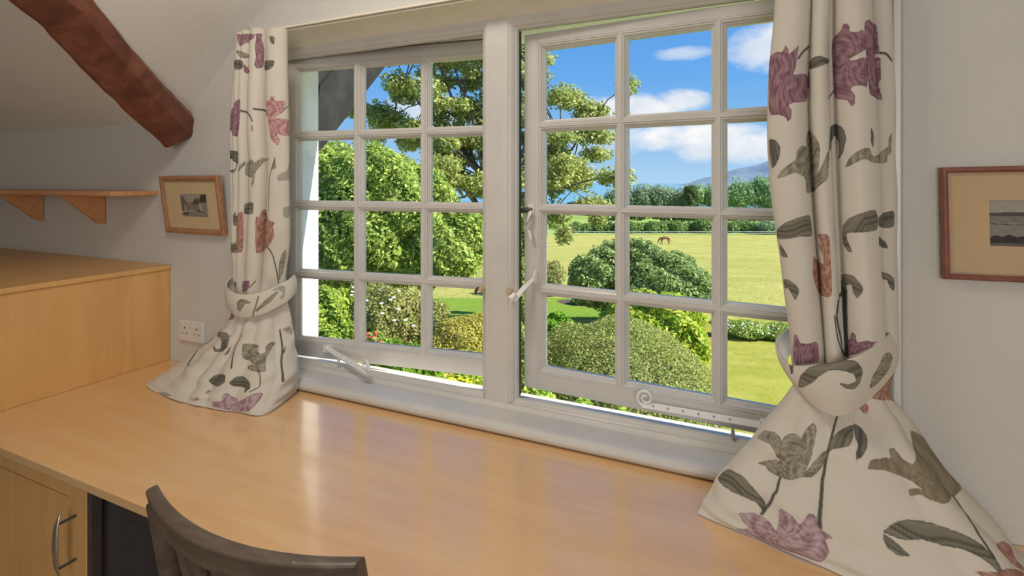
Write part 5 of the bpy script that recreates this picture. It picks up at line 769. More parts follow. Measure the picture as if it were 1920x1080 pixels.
 ('dark',0,[(0.599,9.104),(0.609,8.976),(0.613,8.947),(0.617,8.917),(0.621,8.917),(0.637,8.917),(0.643,8.917),(0.653,8.927),(0.661,8.947),(0.687,9.039),(0.693,9.071),(0.699,9.115),(0.701,9.148),(0.707,9.246),(0.709,9.279),(0.707,9.322),(0.703,9.355),(0.691,9.475),(0.687,9.497),(0.683,9.508),(0.681,9.486),(0.679,9.377),(0.679,9.355),(0.675,9.333),(0.671,9.333),(0.655,9.333),(0.649,9.344),(0.641,9.355),(0.633,9.366),(0.619,9.355),(0.615,9.344),(0.611,9.322),(0.607,9.3),(0.597,9.213),(0.595,9.181),(0.595,9.137)]),
 ('lilac',0,[(0.471,9.802),(0.473,9.715),(0.475,9.693),(0.477,9.671),(0.481,9.682),(0.489,9.693),(0.493,9.682),(0.495,9.704),(0.493,9.726),(0.487,9.824),(0.485,9.846),(0.483,9.868),(0.481,9.868),(0.473,9.846),(0.471,9.846),(0.469,9.813)]),
 ('lilac',0,[(0.435,10.237),(0.447,10.128),(0.449,10.106),(0.451,10.084),(0.453,10.106),(0.457,10.171),(0.457,10.193),(0.455,10.237),(0.453,10.28),(0.439,10.411),(0.435,10.455),(0.433,10.477),(0.431,10.455),(0.429,10.368),(0.429,10.324),(0.431,10.28)]),
 ('lilac',0,[(0.541,10.193),(0.567,10.128),(0.573,10.106),(0.577,10.04),(0.579,9.987),(0.575,9.802),(0.573,9.748),(0.575,9.704),(0.577,9.682),(0.585,9.628),(0.589,9.628),(0.593,9.628),(0.599,9.66),(0.613,9.748),(0.617,9.78),(0.621,9.813),(0.625,9.824),(0.637,9.857),(0.641,9.857),(0.643,9.889),(0.645,9.911),(0.643,10.019),(0.643,10.04),(0.647,10.04),(0.653,10.019),(0.673,9.9),(0.681,9.857),(0.693,9.791),(0.701,9.726),(0.723,9.573),(0.729,9.54),(0.737,9.519),(0.743,9.508),(0.764,9.508),(0.77,9.519),(0.774,9.551),(0.774,9.573),(0.774,9.715),(0.774,9.758),(0.772,9.835),(0.77,9.878),(0.76,10.062),(0.758,10.128),(0.754,10.215),(0.749,10.28),(0.733,10.542),(0.723,10.651),(0.707,10.76),(0.693,10.826),(0.653,10.935),(0.643,10.956),(0.631,10.956),(0.623,10.935),(0.601,10.869),(0.593,10.847),(0.583,10.804),(0.575,10.782),(0.547,10.716),(0.539,10.695),(0.531,10.629),(0.529,10.564),(0.525,10.368),(0.527,10.302),(0.533,10.237)]),
 ('pale',0,[(0.257,10.891),(0.277,10.651),(0.283,10.607),(0.291,10.564),(0.295,10.564),(0.309,10.607),(0.311,10.629),(0.311,10.673),(0.309,10.738),(0.297,10.956),(0.295,11.0),(0.287,11.0),(0.281,11.0),(0.261,11.0),(0.257,11.0),(0.255,10.956)])]
LT_PRINT = [
 ('green',0,[(0.604,0.303),(0.617,0.213),(0.621,0.202),(0.627,0.191),(0.632,0.191),(0.648,0.213),(0.652,0.225),(0.66,0.247),(0.664,0.27),(0.675,0.337),(0.678,0.36),(0.678,0.371),(0.674,0.371),(0.658,0.371),(0.654,0.382),(0.648,0.404),(0.645,0.438),(0.635,0.551),(0.632,0.584),(0.628,0.629),(0.627,0.652),(0.618,0.719),(0.617,0.73),(0.614,0.73),(0.611,0.719),(0.604,0.674),(0.601,0.652),(0.599,0.607),(0.599,0.573),(0.599,0.416),(0.598,0.382),(0.601,0.326)]),
 ('green',0.005,[(0.717,0.157),(0.717,0.169),(0.715,0.202),(0.714,0.247),(0.708,0.404),(0.707,0.461),(0.705,0.528),(0.702,0.573),(0.697,0.708),(0.694,0.753),(0.692,0.82),(0.692,0.876),(0.691,1.0),(0.69,1.0),(0.688,1.0)]),
 ('green',0,[(0.707,0.685),(0.72,0.584),(0.724,0.562),(0.73,0.517),(0.735,0.483),(0.753,0.382),(0.758,0.36),(0.767,0.326),(0.774,0.303),(0.795,0.247),(0.803,0.247),(0.807,0.236),(0.81,0.258),(0.813,0.292),(0.813,0.315),(0.808,0.348),(0.803,0.371),(0.784,0.506),(0.778,0.539),(0.77,0.584),(0.763,0.596),(0.74,0.685),(0.732,0.708),(0.725,0.73),(0.722,0.753),(0.712,0.787),(0.71,0.798),(0.707,0.798),(0.705,0.787),(0.701,0.753),(0.701,0.742),(0.704,0.708)]),
 ('pale',0,[(0.793,0.09),(0.808,0.045),(0.814,0.045),(0.821,0.056),(0.827,0.079),(0.843,0.169),(0.847,0.202),(0.85,0.247),(0.85,0.292),(0.848,0.461),(0.848,0.517),(0.847,0.573),(0.845,0.607),(0.838,0.697),(0.837,0.719),(0.834,0.73),(0.831,0.708),(0.824,0.64),(0.823,0.618),(0.823,0.584),(0.824,0.562),(0.833,0.483),(0.834,0.449),(0.834,0.404),(0.831,0.371),(0.82,0.258),(0.817,0.225),(0.811,0.191),(0.807,0.18),(0.791,0.135),(0.788,0.124),(0.788,0.101)]),
 ('pink',0,[(0.833,1.0),(0.847,1.0),(0.85,1.0),(0.853,1.0),(0.85,1.0),(0.848,1.0),(0.847,1.0),(0.844,1.0),(0.835,1.0),(0.834,1.0),(0.831,1.0),(0.83,1.0),(0.828,1.0),(0.827,1.0),(0.83,1.0)])]

def fabric_mesh(name, P, col, parent, thick):
    NS, NV = P.shape[:2]; me = bpy.data.meshes.new(name)
    idx = np.arange(NS*NV).reshape(NS, NV)
    q = np.stack([idx[:-1, :-1], idx[:-1, 1:], idx[1:, 1:], idx[1:, :-1]], -1).reshape(-1, 4)
    me.vertices.add(NS*NV); me.vertices.foreach_set('co', P.reshape(-1).astype(np.float32))
    me.loops.add(q.size); me.loops.foreach_set('vertex_index', q.reshape(-1).astype(np.int32))
    me.polygons.add(len(q)); me.polygons.foreach_set('loop_start', (np.arange(len(q))*4).astype(np.int32))
    me.polygons.foreach_set('use_smooth', np.ones(len(q), bool)); me.update(calc_edges=True)
    at = me.color_attributes.new('print', 'FLOAT_COLOR', 'POINT'); at.data.foreach_set('color', col.reshape(-1).astype(np.float32))
    me.materials.append(fabric); me.materials.append(lining)
    o = bpy.data.objects.new(name, me); C.objects.link(o); o.parent = parent
    m = o.modifiers.new('cloth', 'SOLIDIFY'); m.thickness = thick; m.offset = -1; m.material_offset = 1; m.material_offset_rim = 0
    return o
def make_curtain(label, cfg, top, bot, motifs, tmotifs, base, NS, NV):
    root = empty('curtain', base); P, S, V = drape_surface(cfg, NS, NV)
    o = fabric_mesh('drape', P-np.array(base), print_colors(S, V, P, motifs), root, .0022)
    T, S2, V2 = band_surface(top, bot, 360, 90, .006)
    o = fabric_mesh('tieback', T-np.array(base), print_colors(S2, V2, T, tmotifs), root, .004)
    tag(root, label, 'curtain', 'tulip print curtains either side of the window'); return root
make_curtain('tulip-print curtain tied back at the left end of the window beside the small picture', LEFT, LTOP, LBOT, L_PRINT, LT_PRINT, (-1.60, 1.34, -.74), 380, 900)
make_curtain('large tulip-print curtain tied back at the right end of the window', RIGHT, RTOP, RBOT, R_PRINT, RT_PRINT, (.18, 1.34, -.74), 420, 950)
# white track that carries them
tk = tag(MB().box(-1.79, 1.402, .5705, .34, 1.4145, .577).build('curtain_track', cream, bevel=.002), 'thin white curtain track running along the top of the window', 'curtain track')

# ================================================================== outside
def at(px, py, d):               # a point seen at a pixel of the photograph, d metres away along the view
    t = (px-960)/F; return Vector(((AX[0]+t*RX[0])*d, (AX[1]+t*RX[1])*d, (343-py)/F*d))
GP = [(-50, -4.1), (3, -4.1), (12, -4.25), (19, -4.95), (50, -7.4), (97, -11.5), (150, -15.0), (300, -19.0), (500, -26.0), (700, -37.0), (1400, -60)]
def ground_z(x, y):
    d = x*AX[0]+y*AX[1]; return np.interp(d, [p[0] for p in GP], [p[1] for p in GP])
def ground(name, d0, d1, w, nd, nw, mat, curve=None):
    v = []; f = []
    for i in range(nd+1):
        k = i/nd; d = d0*(d1/d0)**k if d0 > 1 else d0+(d1-d0)*k
        for j in range(nw+1):
            l = (-1+2*j/nw)*w*(1+d/d0*.0) ; x = AX[0]*d+RX[0]*l; y = AX[1]*d+RX[1]*l
            z = float(np.interp(d, [p[0] for p in GP], [p[1] for p in GP])); v.append((x, y, z))
    for i in range(nd):
        for j in range(nw): a = i*(nw+1)+j; f.append((a, a+1, a+nw+2, a+nw+1))
    return tag(mesh_obj(name, v, f, mat, smooth=True), kind='structure')
def grass(name, c0, c1, c2, sc, st=(1, 1, 1), bd=.05, bsc=30):
    m, nt, b = mat_new(name); b.inputs['Roughness'].default_value = .95; b.inputs['Specular IOR Level'].default_value = .1
    n1 = noise(nt, sc, 10, .65, st); nt.links.new(ramp_node(nt, n1, [(.28, c0), (.72, c2), (.5, c1)]), b.inputs['Base Color'])
    bump(nt, b, noise(nt, bsc, 6, .7), .8, bd); return m
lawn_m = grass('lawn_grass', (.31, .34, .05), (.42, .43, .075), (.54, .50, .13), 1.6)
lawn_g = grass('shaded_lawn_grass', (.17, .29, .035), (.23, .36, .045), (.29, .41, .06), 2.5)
field_m = grass('pasture_grass', (.33, .35, .085), (.43, .42, .11), (.54, .49, .17), .22, (1, 1, 1), .2, 2)
far_m = grass('far_pasture_grass', (.18, .30, .06), (.30, .40, .09), (.40, .47, .12), .03, (1, 1, 1), .4, .3)
soil_m = plain('garden_soil', (.10, .07, .05), .95, 20, .3, bd=.02)
ground('lawn', 2.0, 19.0, 40, 60, 60, lawn_m)
ground('pasture', 19.0, 150.0, 150, 80, 40, field_m)
ground('far_pasture', 150.0, 1400.0, 900, 60, 40, far_m)
tag(mesh_obj('sea', [(-40000, 300, -34), (40000, 300, -34), (40000, 60000, -34), (-40000, 60000, -34)], [(0, 1, 2, 3)], None), kind='structure')
def sea_mat():
    m, nt, b = mat_new('sea_water'); b.inputs['Base Color'].default_value = (.10, .25, .36, 1); b.inputs['Roughness'].default_value = .35
    b.inputs['Specular IOR Level'].default_value = .6
    c = ramp_node(nt, noise(nt, .012, 6, .6, (1, 1, 1)), [(.35, (.12, .30, .40)), (.65, (.20, .42, .52))]); nt.links.new(c, b.inputs['Base Color'])
    bump(nt, b, noise(nt, .15, 4, .6), .4, .5); return m
bpy.data.objects['sea'].data.materials.append(sea_mat())

def raw_mesh(name, V, Q, attr, col, mat, parent=None, loc=(0, 0, 0)):
    me = bpy.data.meshes.new(name); me.vertices.add(len(V)); me.vertices.foreach_set('co', V.reshape(-1).astype(np.float32))
    me.loops.add(Q.size); me.loops.foreach_set('vertex_index', Q.reshape(-1).astype(np.int32))
    me.polygons.add(len(Q)); me.polygons.foreach_set('loop_start', (np.arange(len(Q))*Q.shape[1]).astype(np.int32)); me.update(calc_edges=True)
    at_ = me.color_attributes.new(attr, 'FLOAT_COLOR', 'POINT'); at_.data.foreach_set('color', col.reshape(-1).astype(np.float32))
    me.materials.append(mat); o = bpy.data.objects.new(name, me); C.objects.link(o); o.location = loc
    if parent: o.parent = parent
    return o
def leaf_verts(c, nrm, L, W, rs):
    n = len(c); a = rs.normal(size=(n, 3)); t = np.cross(nrm, a); t /= np.linalg.norm(t, axis=1, keepdims=True)+1e-9
    b = np.cross(nrm, t); l = (L*rs.uniform(.65, 1.25, (n, 1))); w = l*W
    v = np.stack([c-t*l*.5, c+b*w*.5+nrm*l*.08, c+t*l*.5-nrm*l*.08, c-b*w*.5+nrm*l*.08], 1)
    return v.reshape(-1, 3)
def foliage(name, blobs, n, L, cols, seed, W=.55, parent=None, base=(0, 0, 0), flat=.5, shell=.16, core=True, lump=.18, zmin=None):
    # blobs: list of (cx,cy,cz, rx,ry,rz); leaves are spread over their lumpy surface
    rs = np.random.RandomState(seed); bl = np.array(blobs, float); area_ = (bl[:, 3]*bl[:, 5]+bl[:, 4]*bl[:, 5]+bl[:, 3]*bl[:, 4]); pr = area_/area_.sum()
    k = rs.choice(len(bl), n, p=pr); u = rs.normal(size=(n, 3)); u /= np.linalg.norm(u, axis=1, keepdims=True)
    ph = rs.uniform(0, 6.28, (6, 3)); fr = rs.uniform(2.5, 8, (6, 3)); lm = sum(np.sin(u@fr[i]*1.0+ph[i, 0]+k*1.7) for i in range(6))/6
    rad = 1+lump*lm*1.6-np.abs(rs.normal(size=n))*shell+rs.uniform(0, .05, n)
    c = bl[k, :3]+u*bl[k, 3:]*rad[:, None]
    nrm = u*(1-flat)+rs.normal(size=(n, 3))*.55+np.array([0, 0, flat]); nrm /= np.linalg.norm(nrm, axis=1, keepdims=True)
    if zmin is not None:
        keep = c[:, 2] > zmin; c = c[keep]; nrm = nrm[keep]; lm = lm[keep]; n = len(c)
    v = leaf_verts(c, nrm, L, W, rs); q = np.arange(len(v)).reshape(-1, 4)
    cols = np.array(cols, float); ci = rs.randint(0, len(cols), n); col = cols[ci]*rs.uniform(.75, 1.2, (n, 1))
    col = np.repeat(col, 4, 0); col = np.concatenate([col, np.ones((len(col), 1))], 1)
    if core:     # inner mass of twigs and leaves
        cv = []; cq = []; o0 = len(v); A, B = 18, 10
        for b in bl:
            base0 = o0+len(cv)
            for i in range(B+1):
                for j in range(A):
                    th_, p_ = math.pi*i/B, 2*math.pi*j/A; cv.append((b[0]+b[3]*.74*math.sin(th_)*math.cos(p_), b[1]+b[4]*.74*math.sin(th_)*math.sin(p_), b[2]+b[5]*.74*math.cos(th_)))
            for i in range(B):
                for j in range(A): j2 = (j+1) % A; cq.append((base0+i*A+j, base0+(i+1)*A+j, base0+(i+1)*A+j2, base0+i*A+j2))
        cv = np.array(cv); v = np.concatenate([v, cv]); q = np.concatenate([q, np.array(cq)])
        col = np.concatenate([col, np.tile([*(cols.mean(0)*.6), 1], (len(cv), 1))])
    return raw_mesh(name, v-np.array(base), q, 'leaf', col, leaf_mat, parent)
bark = plain('bark', (.17, .14, .11), .9, 20, .3, bd=.02)
def shrub(name, label, cat, blobs, n, L, cols, seed, group=None, extra=None, **kw):
    b0 = blobs[0]; gz = float(ground_z(b0[0], b0[1])); base = (b0[0], b0[1], gz)
    root = empty(name, base)
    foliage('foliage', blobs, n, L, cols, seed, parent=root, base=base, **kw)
    q = MB(); q.tube([(0, 0, -.1), (.03, .02, (b0[2]-gz)*.5), (0, 0, b0[2]-gz)], [.07, .05, .03], 8); q.build('stem', bark, root)
    if extra: extra(root, base)
    tag(root, label, cat, group); return root
def B(px, py, d, rw, rh, rd=None):        # ellipsoid from its centre pixel, distance and half sizes in pixels
    c = at(px, py, d); k = d/F; return (c.x, c.y, c.z, rw*k, (rd if rd else rw)*k, rh*k)
def BW(px, py, d, rw, rh, rd=None): return B(px, py, d, rw, rh, rd)
G1 = [(.34, .46, .09), (.46, .58, .12), (.57, .67, .18), (.25, .37, .07)]
G2 = [(.32, .43, .16), (.42, .54, .21), (.52, .63, .28)]
GY = [(.42, .60, .06), (.55, .66, .08), (.34, .52, .05), (.66, .66, .10)]
GO = [(.36, .44, .11), (.46, .53, .16), (.26, .36, .08), (.50, .46, .18)]
GD = [(.07, .13, .05), (.10, .18, .06), (.14, .23, .07)]
# ---- round bright tree on the left
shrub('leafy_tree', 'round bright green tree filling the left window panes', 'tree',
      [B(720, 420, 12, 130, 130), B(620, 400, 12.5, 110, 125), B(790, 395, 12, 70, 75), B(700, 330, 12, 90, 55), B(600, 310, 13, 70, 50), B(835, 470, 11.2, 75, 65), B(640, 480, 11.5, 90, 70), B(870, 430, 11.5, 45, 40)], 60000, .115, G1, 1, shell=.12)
# ---- tall open tree with visible limbs
def open_tree():
    d = 17.0; base = at(930, 600, d); base.z = float(ground_z(base.x, base.y)); root = empty('tall_tree', base)
    rnd = random.Random(11); k = d/F; tips = []; mb = MB()
    def limb(p, q, r0, r1, depth):
        mid = p.lerp(q, .5)+Vector((rnd.uniform(-1, 1), rnd.uniform(-1, 1), rnd.uniform(-.3, 1)))*(q-p).length*.10
        mb.tube([p, p.lerp(mid, .6), mid, mid.lerp(q, .6), q], [r0, r0*.9+r1*.1, (r0+r1)/2, r0*.3+r1*.7, r1], 8)
        if depth == 0: tips.append(q); return
        for _ in range(6):
            e = q+Vector((rnd.gauss(0, 1), rnd.gauss(0, 1), rnd.gauss(.1, .8)))*.62*(depth*.75+.3)*1.25
            limb(q, e, r1*.8, r1*.4, depth-1)
        tips.append(mid)
    P = lambda px, py, dd=0: at(px, py, d+dd)
    fork = P(925, 430); limb(base-Vector((0, 0, .1)), fork, .30, .22, 0); tips.clear()
    ends = [(890, 250, -.5), (860, 150, 0), (930, 130, .6), (985, 110, -.4), (800, 190, .3), (760, 150, -.2), (740, 215, .5), (1010, 190, .3), (1050, 250, -.3), (1085, 260, .4), (1030, 330, .2), (1060, 350, -.5),
            (900, 330, .8), (870, 370, -.8), (960, 240, .0), (990, 300, 1.0), (1115, 225, .2), (950, 60, .2), (1000, 60, -.2), (880, 75, .4), (1035, 400, .5), (820, 110, .1), (790, 250, .8)]
    for px, py, dd in ends: limb(fork if rnd.random() < .5 else fork.lerp(P(930, 300), .6), P(px, py, dd), .07, .03, 1)
    mb.v = [tuple(Vector(v)-base) for v in mb.v]; mb.build('trunk_and_limbs', bark, root, smooth=True)
    bl = [(t.x, t.y, t.z, *(rnd.uniform(.32, .62),)*2, rnd.uniform(.22, .42)) for t in tips]
    foliage('foliage', bl, 120000, .125, [(.40, .47, .13), (.52, .58, .18), (.62, .64, .24), (.30, .37, .11)], 5, parent=root, base=tuple(base), core=False, shell=.5, lump=.3)
    tag(root, 'tall airy tree with visible limbs rising behind the mullion', 'tree')
open_tree()
# ---- garden shrubs seen through the right sash
shrub('garden_shrub', 'large dark green domed shrub at the edge of the lawn before the field', 'shrub', [B(1235, 538, 17, 90, 62), B(1205, 492, 17.3, 48, 42), B(1265, 505, 17.3, 42, 32), B(1125, 525, 17.5, 60, 55), B(1150, 490, 18, 40, 36), B(1290, 545, 16.5, 55, 45)], 36000, .13, G2+[(.16, .27, .05)], 21)
shrub('garden_shrub', 'lime green bush with yellow new leaves behind the clipped dome', 'shrub', [B(1230, 610, 11, 85, 55), B(1200, 585, 11.4, 55, 36), B(1160, 610, 11.5, 40, 24), B(1275, 650, 10.6, 50, 50)], 20000, .12, GY, 22)
shrub('clipped_bush', 'clipped olive green dome of small leaves close under the window', 'shrub', [B(1160, 745, 8, 165, 140), B(1080, 720, 8.2, 110, 108), B(1245, 770, 7.8, 100, 120)], 70000, .042, GO, 23, lump=.05, shell=.04)
shrub('garden_shrub', 'low bright green clump at left of the clipped dome', 'shrub', [B(1040, 622, 11.5, 42, 30), B(1000, 628, 11.8, 40, 34)], 7000, .10, [(.20, .42, .03), (.26, .48, .04)], 24)
shrub('garden_shrub', 'pale rose bush at the far left edge of the right sash', 'shrub', [B(1030, 522, 25, 26, 32), B(1000, 510, 25, 30, 42)], 5000, .12, [(.22, .30, .06), (.30, .36, .10), (.40, .30, .16)], 25)
shrub('hosta_plant', 'pale leaved plant on the dark soil beside the lawn', 'plant', [B(1092, 566, 22.3, 20, 9), B(1110, 568, 22.3, 16, 8)], 420, .30, [(.25, .36, .16), (.16, .26, .08)], 26, core=False)
sm_ = []
for (px, py, d_, rw, rd_) in ((1130, 572, 22.3, 90, 26),):
    c = at(px, py, d_); v = []; n = 28
    for i in range(n):
        a = 2*math.pi*i/n; x = c.x+math.cos(a)*rw*d_/F*(1+.1*math.sin(3*a)); y = c.y+math.sin(a)*1.1*(1+.1*math.cos(2*a)); v.append((x, y, float(ground_z(x, y))+.015))
    tag(mesh_obj('soil_bed', v, [tuple(range(n))], soil_m), kind='structure')
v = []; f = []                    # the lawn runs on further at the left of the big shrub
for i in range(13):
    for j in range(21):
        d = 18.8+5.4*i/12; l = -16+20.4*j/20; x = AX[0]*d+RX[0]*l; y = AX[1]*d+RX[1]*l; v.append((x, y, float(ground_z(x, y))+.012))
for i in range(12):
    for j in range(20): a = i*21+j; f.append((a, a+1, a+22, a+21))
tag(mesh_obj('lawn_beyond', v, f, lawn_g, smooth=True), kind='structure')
# flower border at the field edge
def flowers(root, base, blobs, n, r, col, seed, name='white_flowers'):
    rs = np.random.RandomState(seed); q = MB()
    for i in range(n):
        b = blobs[rs.randint(len(blobs))]; u = rs.normal(size=3); u[2] = abs(u[2]); u[1] = -abs(u[1]); u /= np.linalg.norm(u)
        p = Vector((b[0]+u[0]*b[3], b[1]+u[1]*b[4], b[2]+u[2]*b[5]))-Vector(base)
        q.lathe([(0, -r*.35), (r*.8, -r*.2), (r, .1*r), (r*.5, r*.45), (0, r*.5)], p, 7)
    o = q.build(name, col, root); o['kind'] = 'stuff'; return o
white_petal = plain('white_petals', (.92, .90, .86), .7, None, .02); red_petal = plain('red_petals', (.62, .06, .06), .7, None, .1); yel_petal = plain('yellow_petals', (.85, .68, .02), .7, None, .1)
pink_petal = plain('pink_petals', (.78, .25, .30), .7, None, .1)
bb = [B(1400, 616, 15.5, 45, 12), B(1470, 622, 15.3, 45, 13), B(1540, 630, 15.3, 45, 14), B(1355, 606, 15.8, 22, 8)]
shrub('flower_border', 'low white flowering border between the lawn and the pasture', 'plant', bb, 12000, .08, G1, 27, extra=lambda r, b: flowers(r, b, bb, 90, .035, white_petal, 3), lump=.1)
# ---- garden on the left
lb = [B(735, 600, 8.5, 75, 62), B(690, 590, 8.8, 60, 60), B(800, 600, 8.6, 50, 40)]
shrub('rose_bush', 'tangled rose bush with white blooms behind the middle bottom pane', 'shrub', lb, 20000, .06, [(.38, .42, .10), (.48, .48, .15), (.28, .36, .09), (.50, .42, .22)], 31, extra=lambda r, b: flowers(r, b, lb[:2], 34, .036, white_petal, 4), shell=.25)
shrub('garden_shrub', 'yellow-green leafy bush beside the white reveal in the bottom left pane', 'shrub', [B(620, 590, 8.5, 60, 50), B(590, 610, 8.3, 60, 60), B(640, 645, 8, 55, 40)], 18000, .085, [(.38, .52, .06), (.50, .60, .10), (.26, .40, .06)], 32)
shrub('garden_hedge', 'olive yellow hedge beside the mullion in the bottom pane', 'hedge', [B(860, 660, 7.5, 72, 62), B(900, 640, 7.7, 60, 48), B(830, 690, 7.3, 60, 55), B(940, 670, 7.6, 50, 60)], 42000, .045, [(.52, .50, .10), (.60, .56, .12), (.40, .42, .08), (.62, .50, .14)], 33, lump=.06, shell=.05)
rb = [B(700, 642, 6.6, 24, 20), B(712, 655, 6.5, 20, 14)]
shrub('red_flower_plant', 'red flowering plant in the bottom corner of the middle pane', 'plant', rb, 1200, .05, G1, 34, extra=lambda r, b: flowers(r, b, rb, 60, .022, red_petal, 5, 'red_flowers'), core=False)
shrub('garden_grasses', 'bright green strappy leaves below the rose bush', 'plant', [B(745, 690, 6.8, 60, 44), B(790, 700, 6.9, 40, 42)], 5000, .16, [(.16, .32, .02), (.24, .42, .03)], 35, W=.16)
yb = [B(880, 735, 5.6, 60, 26), B(840, 730, 5.7, 40, 20)]
shrub('yellow_flower_plant', 'yellow blooms just below the open left sash', 'plant', yb, 5000, .05, GY, 36, extra=lambda r, b: flowers(r, b, yb, 220, .024, yel_petal, 6, 'yellow_flowers'))
pb = [B(815, 722, 5.6, 20, 14)]
shrub('pink_flower_plant', 'pink blooms beside the yellow ones below the left sash', 'plant', pb, 500, .05, G1, 37, extra=lambda r, b: flowers(r, b, pb, 30, .022, pink_petal, 7, 'pink_flowers'))
shrub('climbing_shrub', 'bright green leaves growing up the house below the right sash', 'shrub', [B(1000, 800, 4.2, 60, 60), B(1090, 820, 4.2, 60, 60), B(1180, 840, 4.2, 60, 60)], 16000, .045, [(.40, .60, .08), (.50, .64, .10)], 38)
shrub('garden_shrub', 'green bush seen through the narrow gap beside the mullion', 'shrub', [B(985, 450, 9, 26, 60), B(975, 560, 8, 30, 70), B(975, 680, 7, 30, 70)], 12000, .07, G1, 39)
# garden fence of thin iron rods
gf = empty('iron_fence', tuple(at(850, 700, 8.1)))
q0 = at(790, 603, 8.1); q1 = at(925, 610, 8.1); mb = MB()
for zz in (0, -.38): mb.tube([q0+Vector((0, 0, zz)), q1+Vector((0, 0, zz))], .007, 6)
for i in range(26):
    p = q0.lerp(q1, i/25); mb.tube([p+Vector((0, 0, .02)), p+Vector((0, 0, -.65))], .0045, 6)
mb.v = [tuple(Vector(v)-gf.location) for v in mb.v]; mb.build('fence_rods', iron_dark, gf)
tag(gf, 'thin dark iron garden fence behind the olive hedge', 'fence')

# ---- pasture: hedges, tape fence, horse, tree belts
def row(px0, px1, n, py, d, rw, rh, seed, jit=.25):
    r = random.Random(seed); return [B(px0+(px1-px0)*i/(n-1)+r.uniform(-6, 6), py+r.uniform(-2, 2)*rh*.06, d*(1+r.uniform(-.01, .01)), rw*r.uniform(1-jit, 1+jit), rh*r.uniform(1-jit, 1+jit), rw) for i in range(n)]
shrub('field_hedge', 'long mid-green hedge along the far side of the pasture', 'hedge', row(1085, 1500, 26, 428, 158, 17, 13, 1), 22000, .7, [(.24, .38, .10), (.32, .46, .13), (.17, .28, .08)], 41)
shrub('field_hedge', 'short bluish hedge plant at the right end of the far hedge', 'hedge', [B(1440, 428, 154, 22, 13), B(1475, 428, 154, 22, 12)], 4000, .6, [(.28, .44, .22), (.34, .50, .26)], 42)
shrub('field_hedge', 'dark hedge line behind the far hedge under the tree belt', 'hedge', row(1130, 1500, 20, 404, 215, 18, 9, 2), 9000, 1.0, GD+G2, 43)
T = [('distant_trees', 'dark rounded tree belt against the sea in the middle of the view', row(1160, 1285, 8, 374, 300, 22, 25, 3), [(.28, .38, .22), (.36, .46, .26), (.44, .54, .32)]),  # greens of this belt and the woodland lightened for distance haze
     ('distant_trees', 'lighter green woodland at the right below the mountain', row(1310, 1480, 10, 366, 290, 24, 27, 4)+[B(1430, 350, 292, 26, 20), B(1470, 345, 292, 30, 24), B(1390, 358, 291, 20, 16)], [(.24, .42, .17), (.32, .52, .20), (.40, .58, .26)]),
     ('distant_trees', 'small grey-green copse on the shoreline left of the tree belt', [B(1095, 381, 420, 20, 6), B(1075, 383, 420, 14, 5), B(1145, 376, 400, 16, 14)], [(.06, .11, .05), (.09, .14, .06)]),
     ('distant_trees', 'feathery pale green tree between the dark belt and the woodland', [B(1297, 368, 285, 12, 18), B(1290, 360, 286, 8, 12)], [(.20, .27, .09), (.15, .22, .07)])]
for i, (nm, lb_, bl_, cl_) in enumerate(T): shrub(nm, lb_, 'trees', bl_, 9000 if i < 2 else 1800, 1.3, cl_, 50+i, lump=.25)
# tape fence
tf = empty('field_fence', tuple(at(1020, 445, 149))); fence_w = plain('white_tape', (.75, .77, .72), .6, None, .02)
for zz in (1.0, .55):
    p0 = at(960, 444, 149); p1 = at(1540, 447, 147); m = MB(); z0 = float(ground_z(p0.x, p0.y))
    m.tube([(p0.x, p0.y, z0+zz), (p1.x, p1.y, float(ground_z(p1.x, p1.y))+zz)], .05, 6)
    m.v = [tuple(Vector(v)-tf.location) for v in m.v]; m.build('rail', fence_w, tf)
for i in range(15):
    p = at(960, 444, 149).lerp(at(1540, 447, 147), i/14); z = float(ground_z(p.x, p.y)); m = MB(); m.box(p.x-.05, p.y-.05, z-.1, p.x+.05, p.y+.05, z+1.15)
    m.v = [tuple(Vector(v)-tf.location) for v in m.v]; m.build('post', fence_w, tf)
tag(tf, 'pale post and tape fence across the far side of the pasture', 'fence')
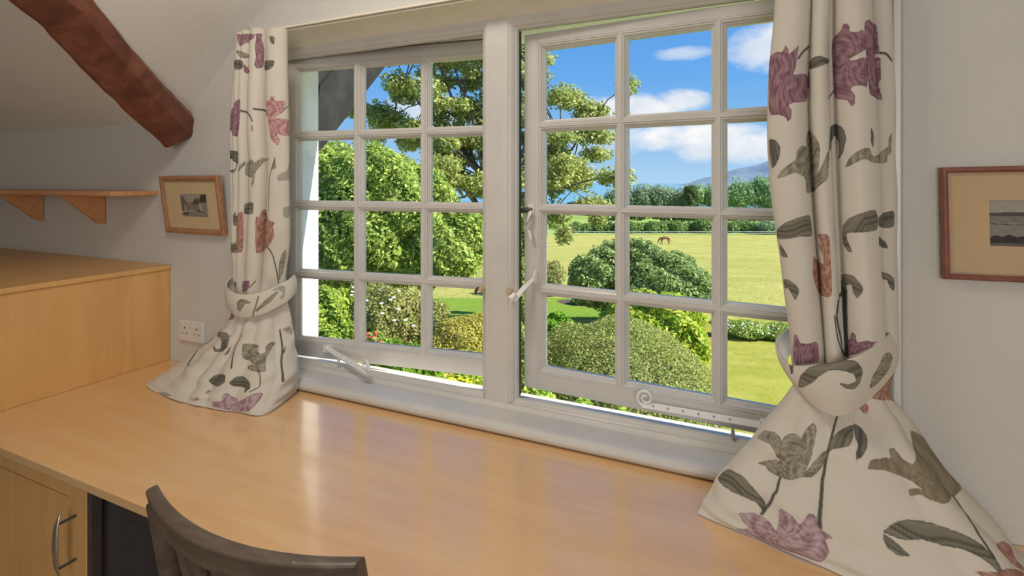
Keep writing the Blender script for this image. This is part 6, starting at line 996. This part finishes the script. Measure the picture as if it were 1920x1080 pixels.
# white house glimpsed at the far left of the pasture
# grazing horse
def horse():
    p = at(1246, 458, 97); gz = float(ground_z(p.x, p.y)); root = empty('horse', (p.x, p.y, gz), TH)
    J = {'hip': (.62, 0, 1.28, .27), 'loin': (.30, 0, 1.30, .27), 'rib': (-.05, 0, 1.24, .31), 'chest': (-.45, 0, 1.25, .29), 'neck0': (-.75, 0, 1.20, .20), 'neck1': (-1.02, 0, .92, .14), 'poll': (-1.18, 0, .66, .11), 'face': (-1.24, 0, .42, .085), 'muz': (-1.25, 0, .20, .06),
         'rump': (.82, 0, 1.18, .22), 'tail0': (.96, 0, 1.10, .06), 'tail1': (1.03, 0, .75, .07), 'tail2': (1.02, 0, .45, .04)}
    legs = {}
    for s, y in (('l', .14), ('r', -.14)):
        o = .12 if s == 'l' else -.06
        J.update({'sh'+s: (-.50, y, .98, .14), 'kn'+s: (-.52-o, y, .55, .06), 'fe'+s: (-.52-o*1.5, y, .12, .05), 'ho'+s: (-.55-o*1.5, y, .03, .06),
                  'th'+s: (.70, y, .98, .17), 'st'+s: (.60+o, y, .80, .11), 'hk'+s: (.82+o, y, .52, .06), 'hf'+s: (.76+o, y, .12, .05), 'hh'+s: (.73+o, y, .03, .06)})
    E_ = [('hip', 'loin'), ('loin', 'rib'), ('rib', 'chest'), ('chest', 'neck0'), ('neck0', 'neck1'), ('neck1', 'poll'), ('poll', 'face'), ('face', 'muz'), ('hip', 'rump'), ('rump', 'tail0'), ('tail0', 'tail1'), ('tail1', 'tail2')]
    for s in 'lr': E_ += [('chest', 'sh'+s), ('sh'+s, 'kn'+s), ('kn'+s, 'fe'+s), ('fe'+s, 'ho'+s), ('hip', 'th'+s), ('th'+s, 'st'+s), ('st'+s, 'hk'+s), ('hk'+s, 'hf'+s), ('hf'+s, 'hh'+s)]
    ks = list(J); me = bpy.data.meshes.new('body'); me.from_pydata([J[k][:3] for k in ks], [(ks.index(a), ks.index(b)) for a, b in E_], [])
    o = bpy.data.objects.new('body', me); C.objects.link(o); o.parent = root; me.materials.append(plain('chestnut_coat', (.20, .075, .035), .6, None, .1))
    m = o.modifiers.new('skin', 'SKIN')
    for i, k in enumerate(ks): me.skin_vertices[0].data[i].radius = (J[k][3], J[k][3])
    me.skin_vertices[0].data[0].use_root = True
    s = o.modifiers.new('sub', 'SUBSURF'); s.levels = 2; s.render_levels = 2
    tag(root, 'chestnut horse grazing in the pasture with its head down', 'horse')
horse()
# mountain across the bay
def mountain():
    d = 7000.; ridge = [(1180, 352), (1230, 349), (1262, 347), (1290, 344), (1312, 336), (1330, 331), (1345, 331), (1362, 322), (1385, 316), (1410, 312), (1432, 305), (1445, 300), (1480, 292), (1540, 280), (1640, 262), (1760, 270), (1900, 250), (2100, 290)]
    v = []; f = []; r = random.Random(5); rows_ = 8; n = 90
    px_ = np.linspace(1180, 2100, n); py_ = np.interp(px_, [a for a, b in ridge], [b for a, b in ridge])
    for j in range(rows_):
        k = j/(rows_-1)
        for i in range(n):
            c = at(px_[i], 348, d-1500*(1-k)**1.2+ r.uniform(-60, 60)); h = (343-py_[i])/F*d+40
            v.append((c.x, c.y, -40+h*k**1.1*(1+.06*math.sin(i*.9+j*2.)*(1-k))))
    for j in range(rows_-1):
        for i in range(n-1): a = j*n+i; f.append((a, a+1, a+n+1, a+n))
    c = at(1700, 340, d+2500); m = len(v)
    for i in range(n): q = at(px_[i], 348, d+2500); v.append((q.x, q.y, -40))
    for i in range(n-1): a = (rows_-1)*n+i; f.append((a, a+1, m+i+1, m+i))
    mm, nt, b = mat_new('hazy_hillside'); b.inputs['Roughness'].default_value = 1
    nt.links.new(ramp_node(nt, noise(nt, .004, 8, .65), [(.3, (.10, .17, .27)), (.7, (.20, .27, .33))]), b.inputs['Base Color'])  # blue of the distant haze is put into the hillside colour
    tag(mesh_obj('mountain', v, f, mm, smooth=True), kind='structure')
mountain()

# ================================================================== raise everything to the real floor level
for o in list(bpy.context.scene.objects):
    if o.parent is None and o.type in ('MESH', 'EMPTY'): o.location.z += ZC
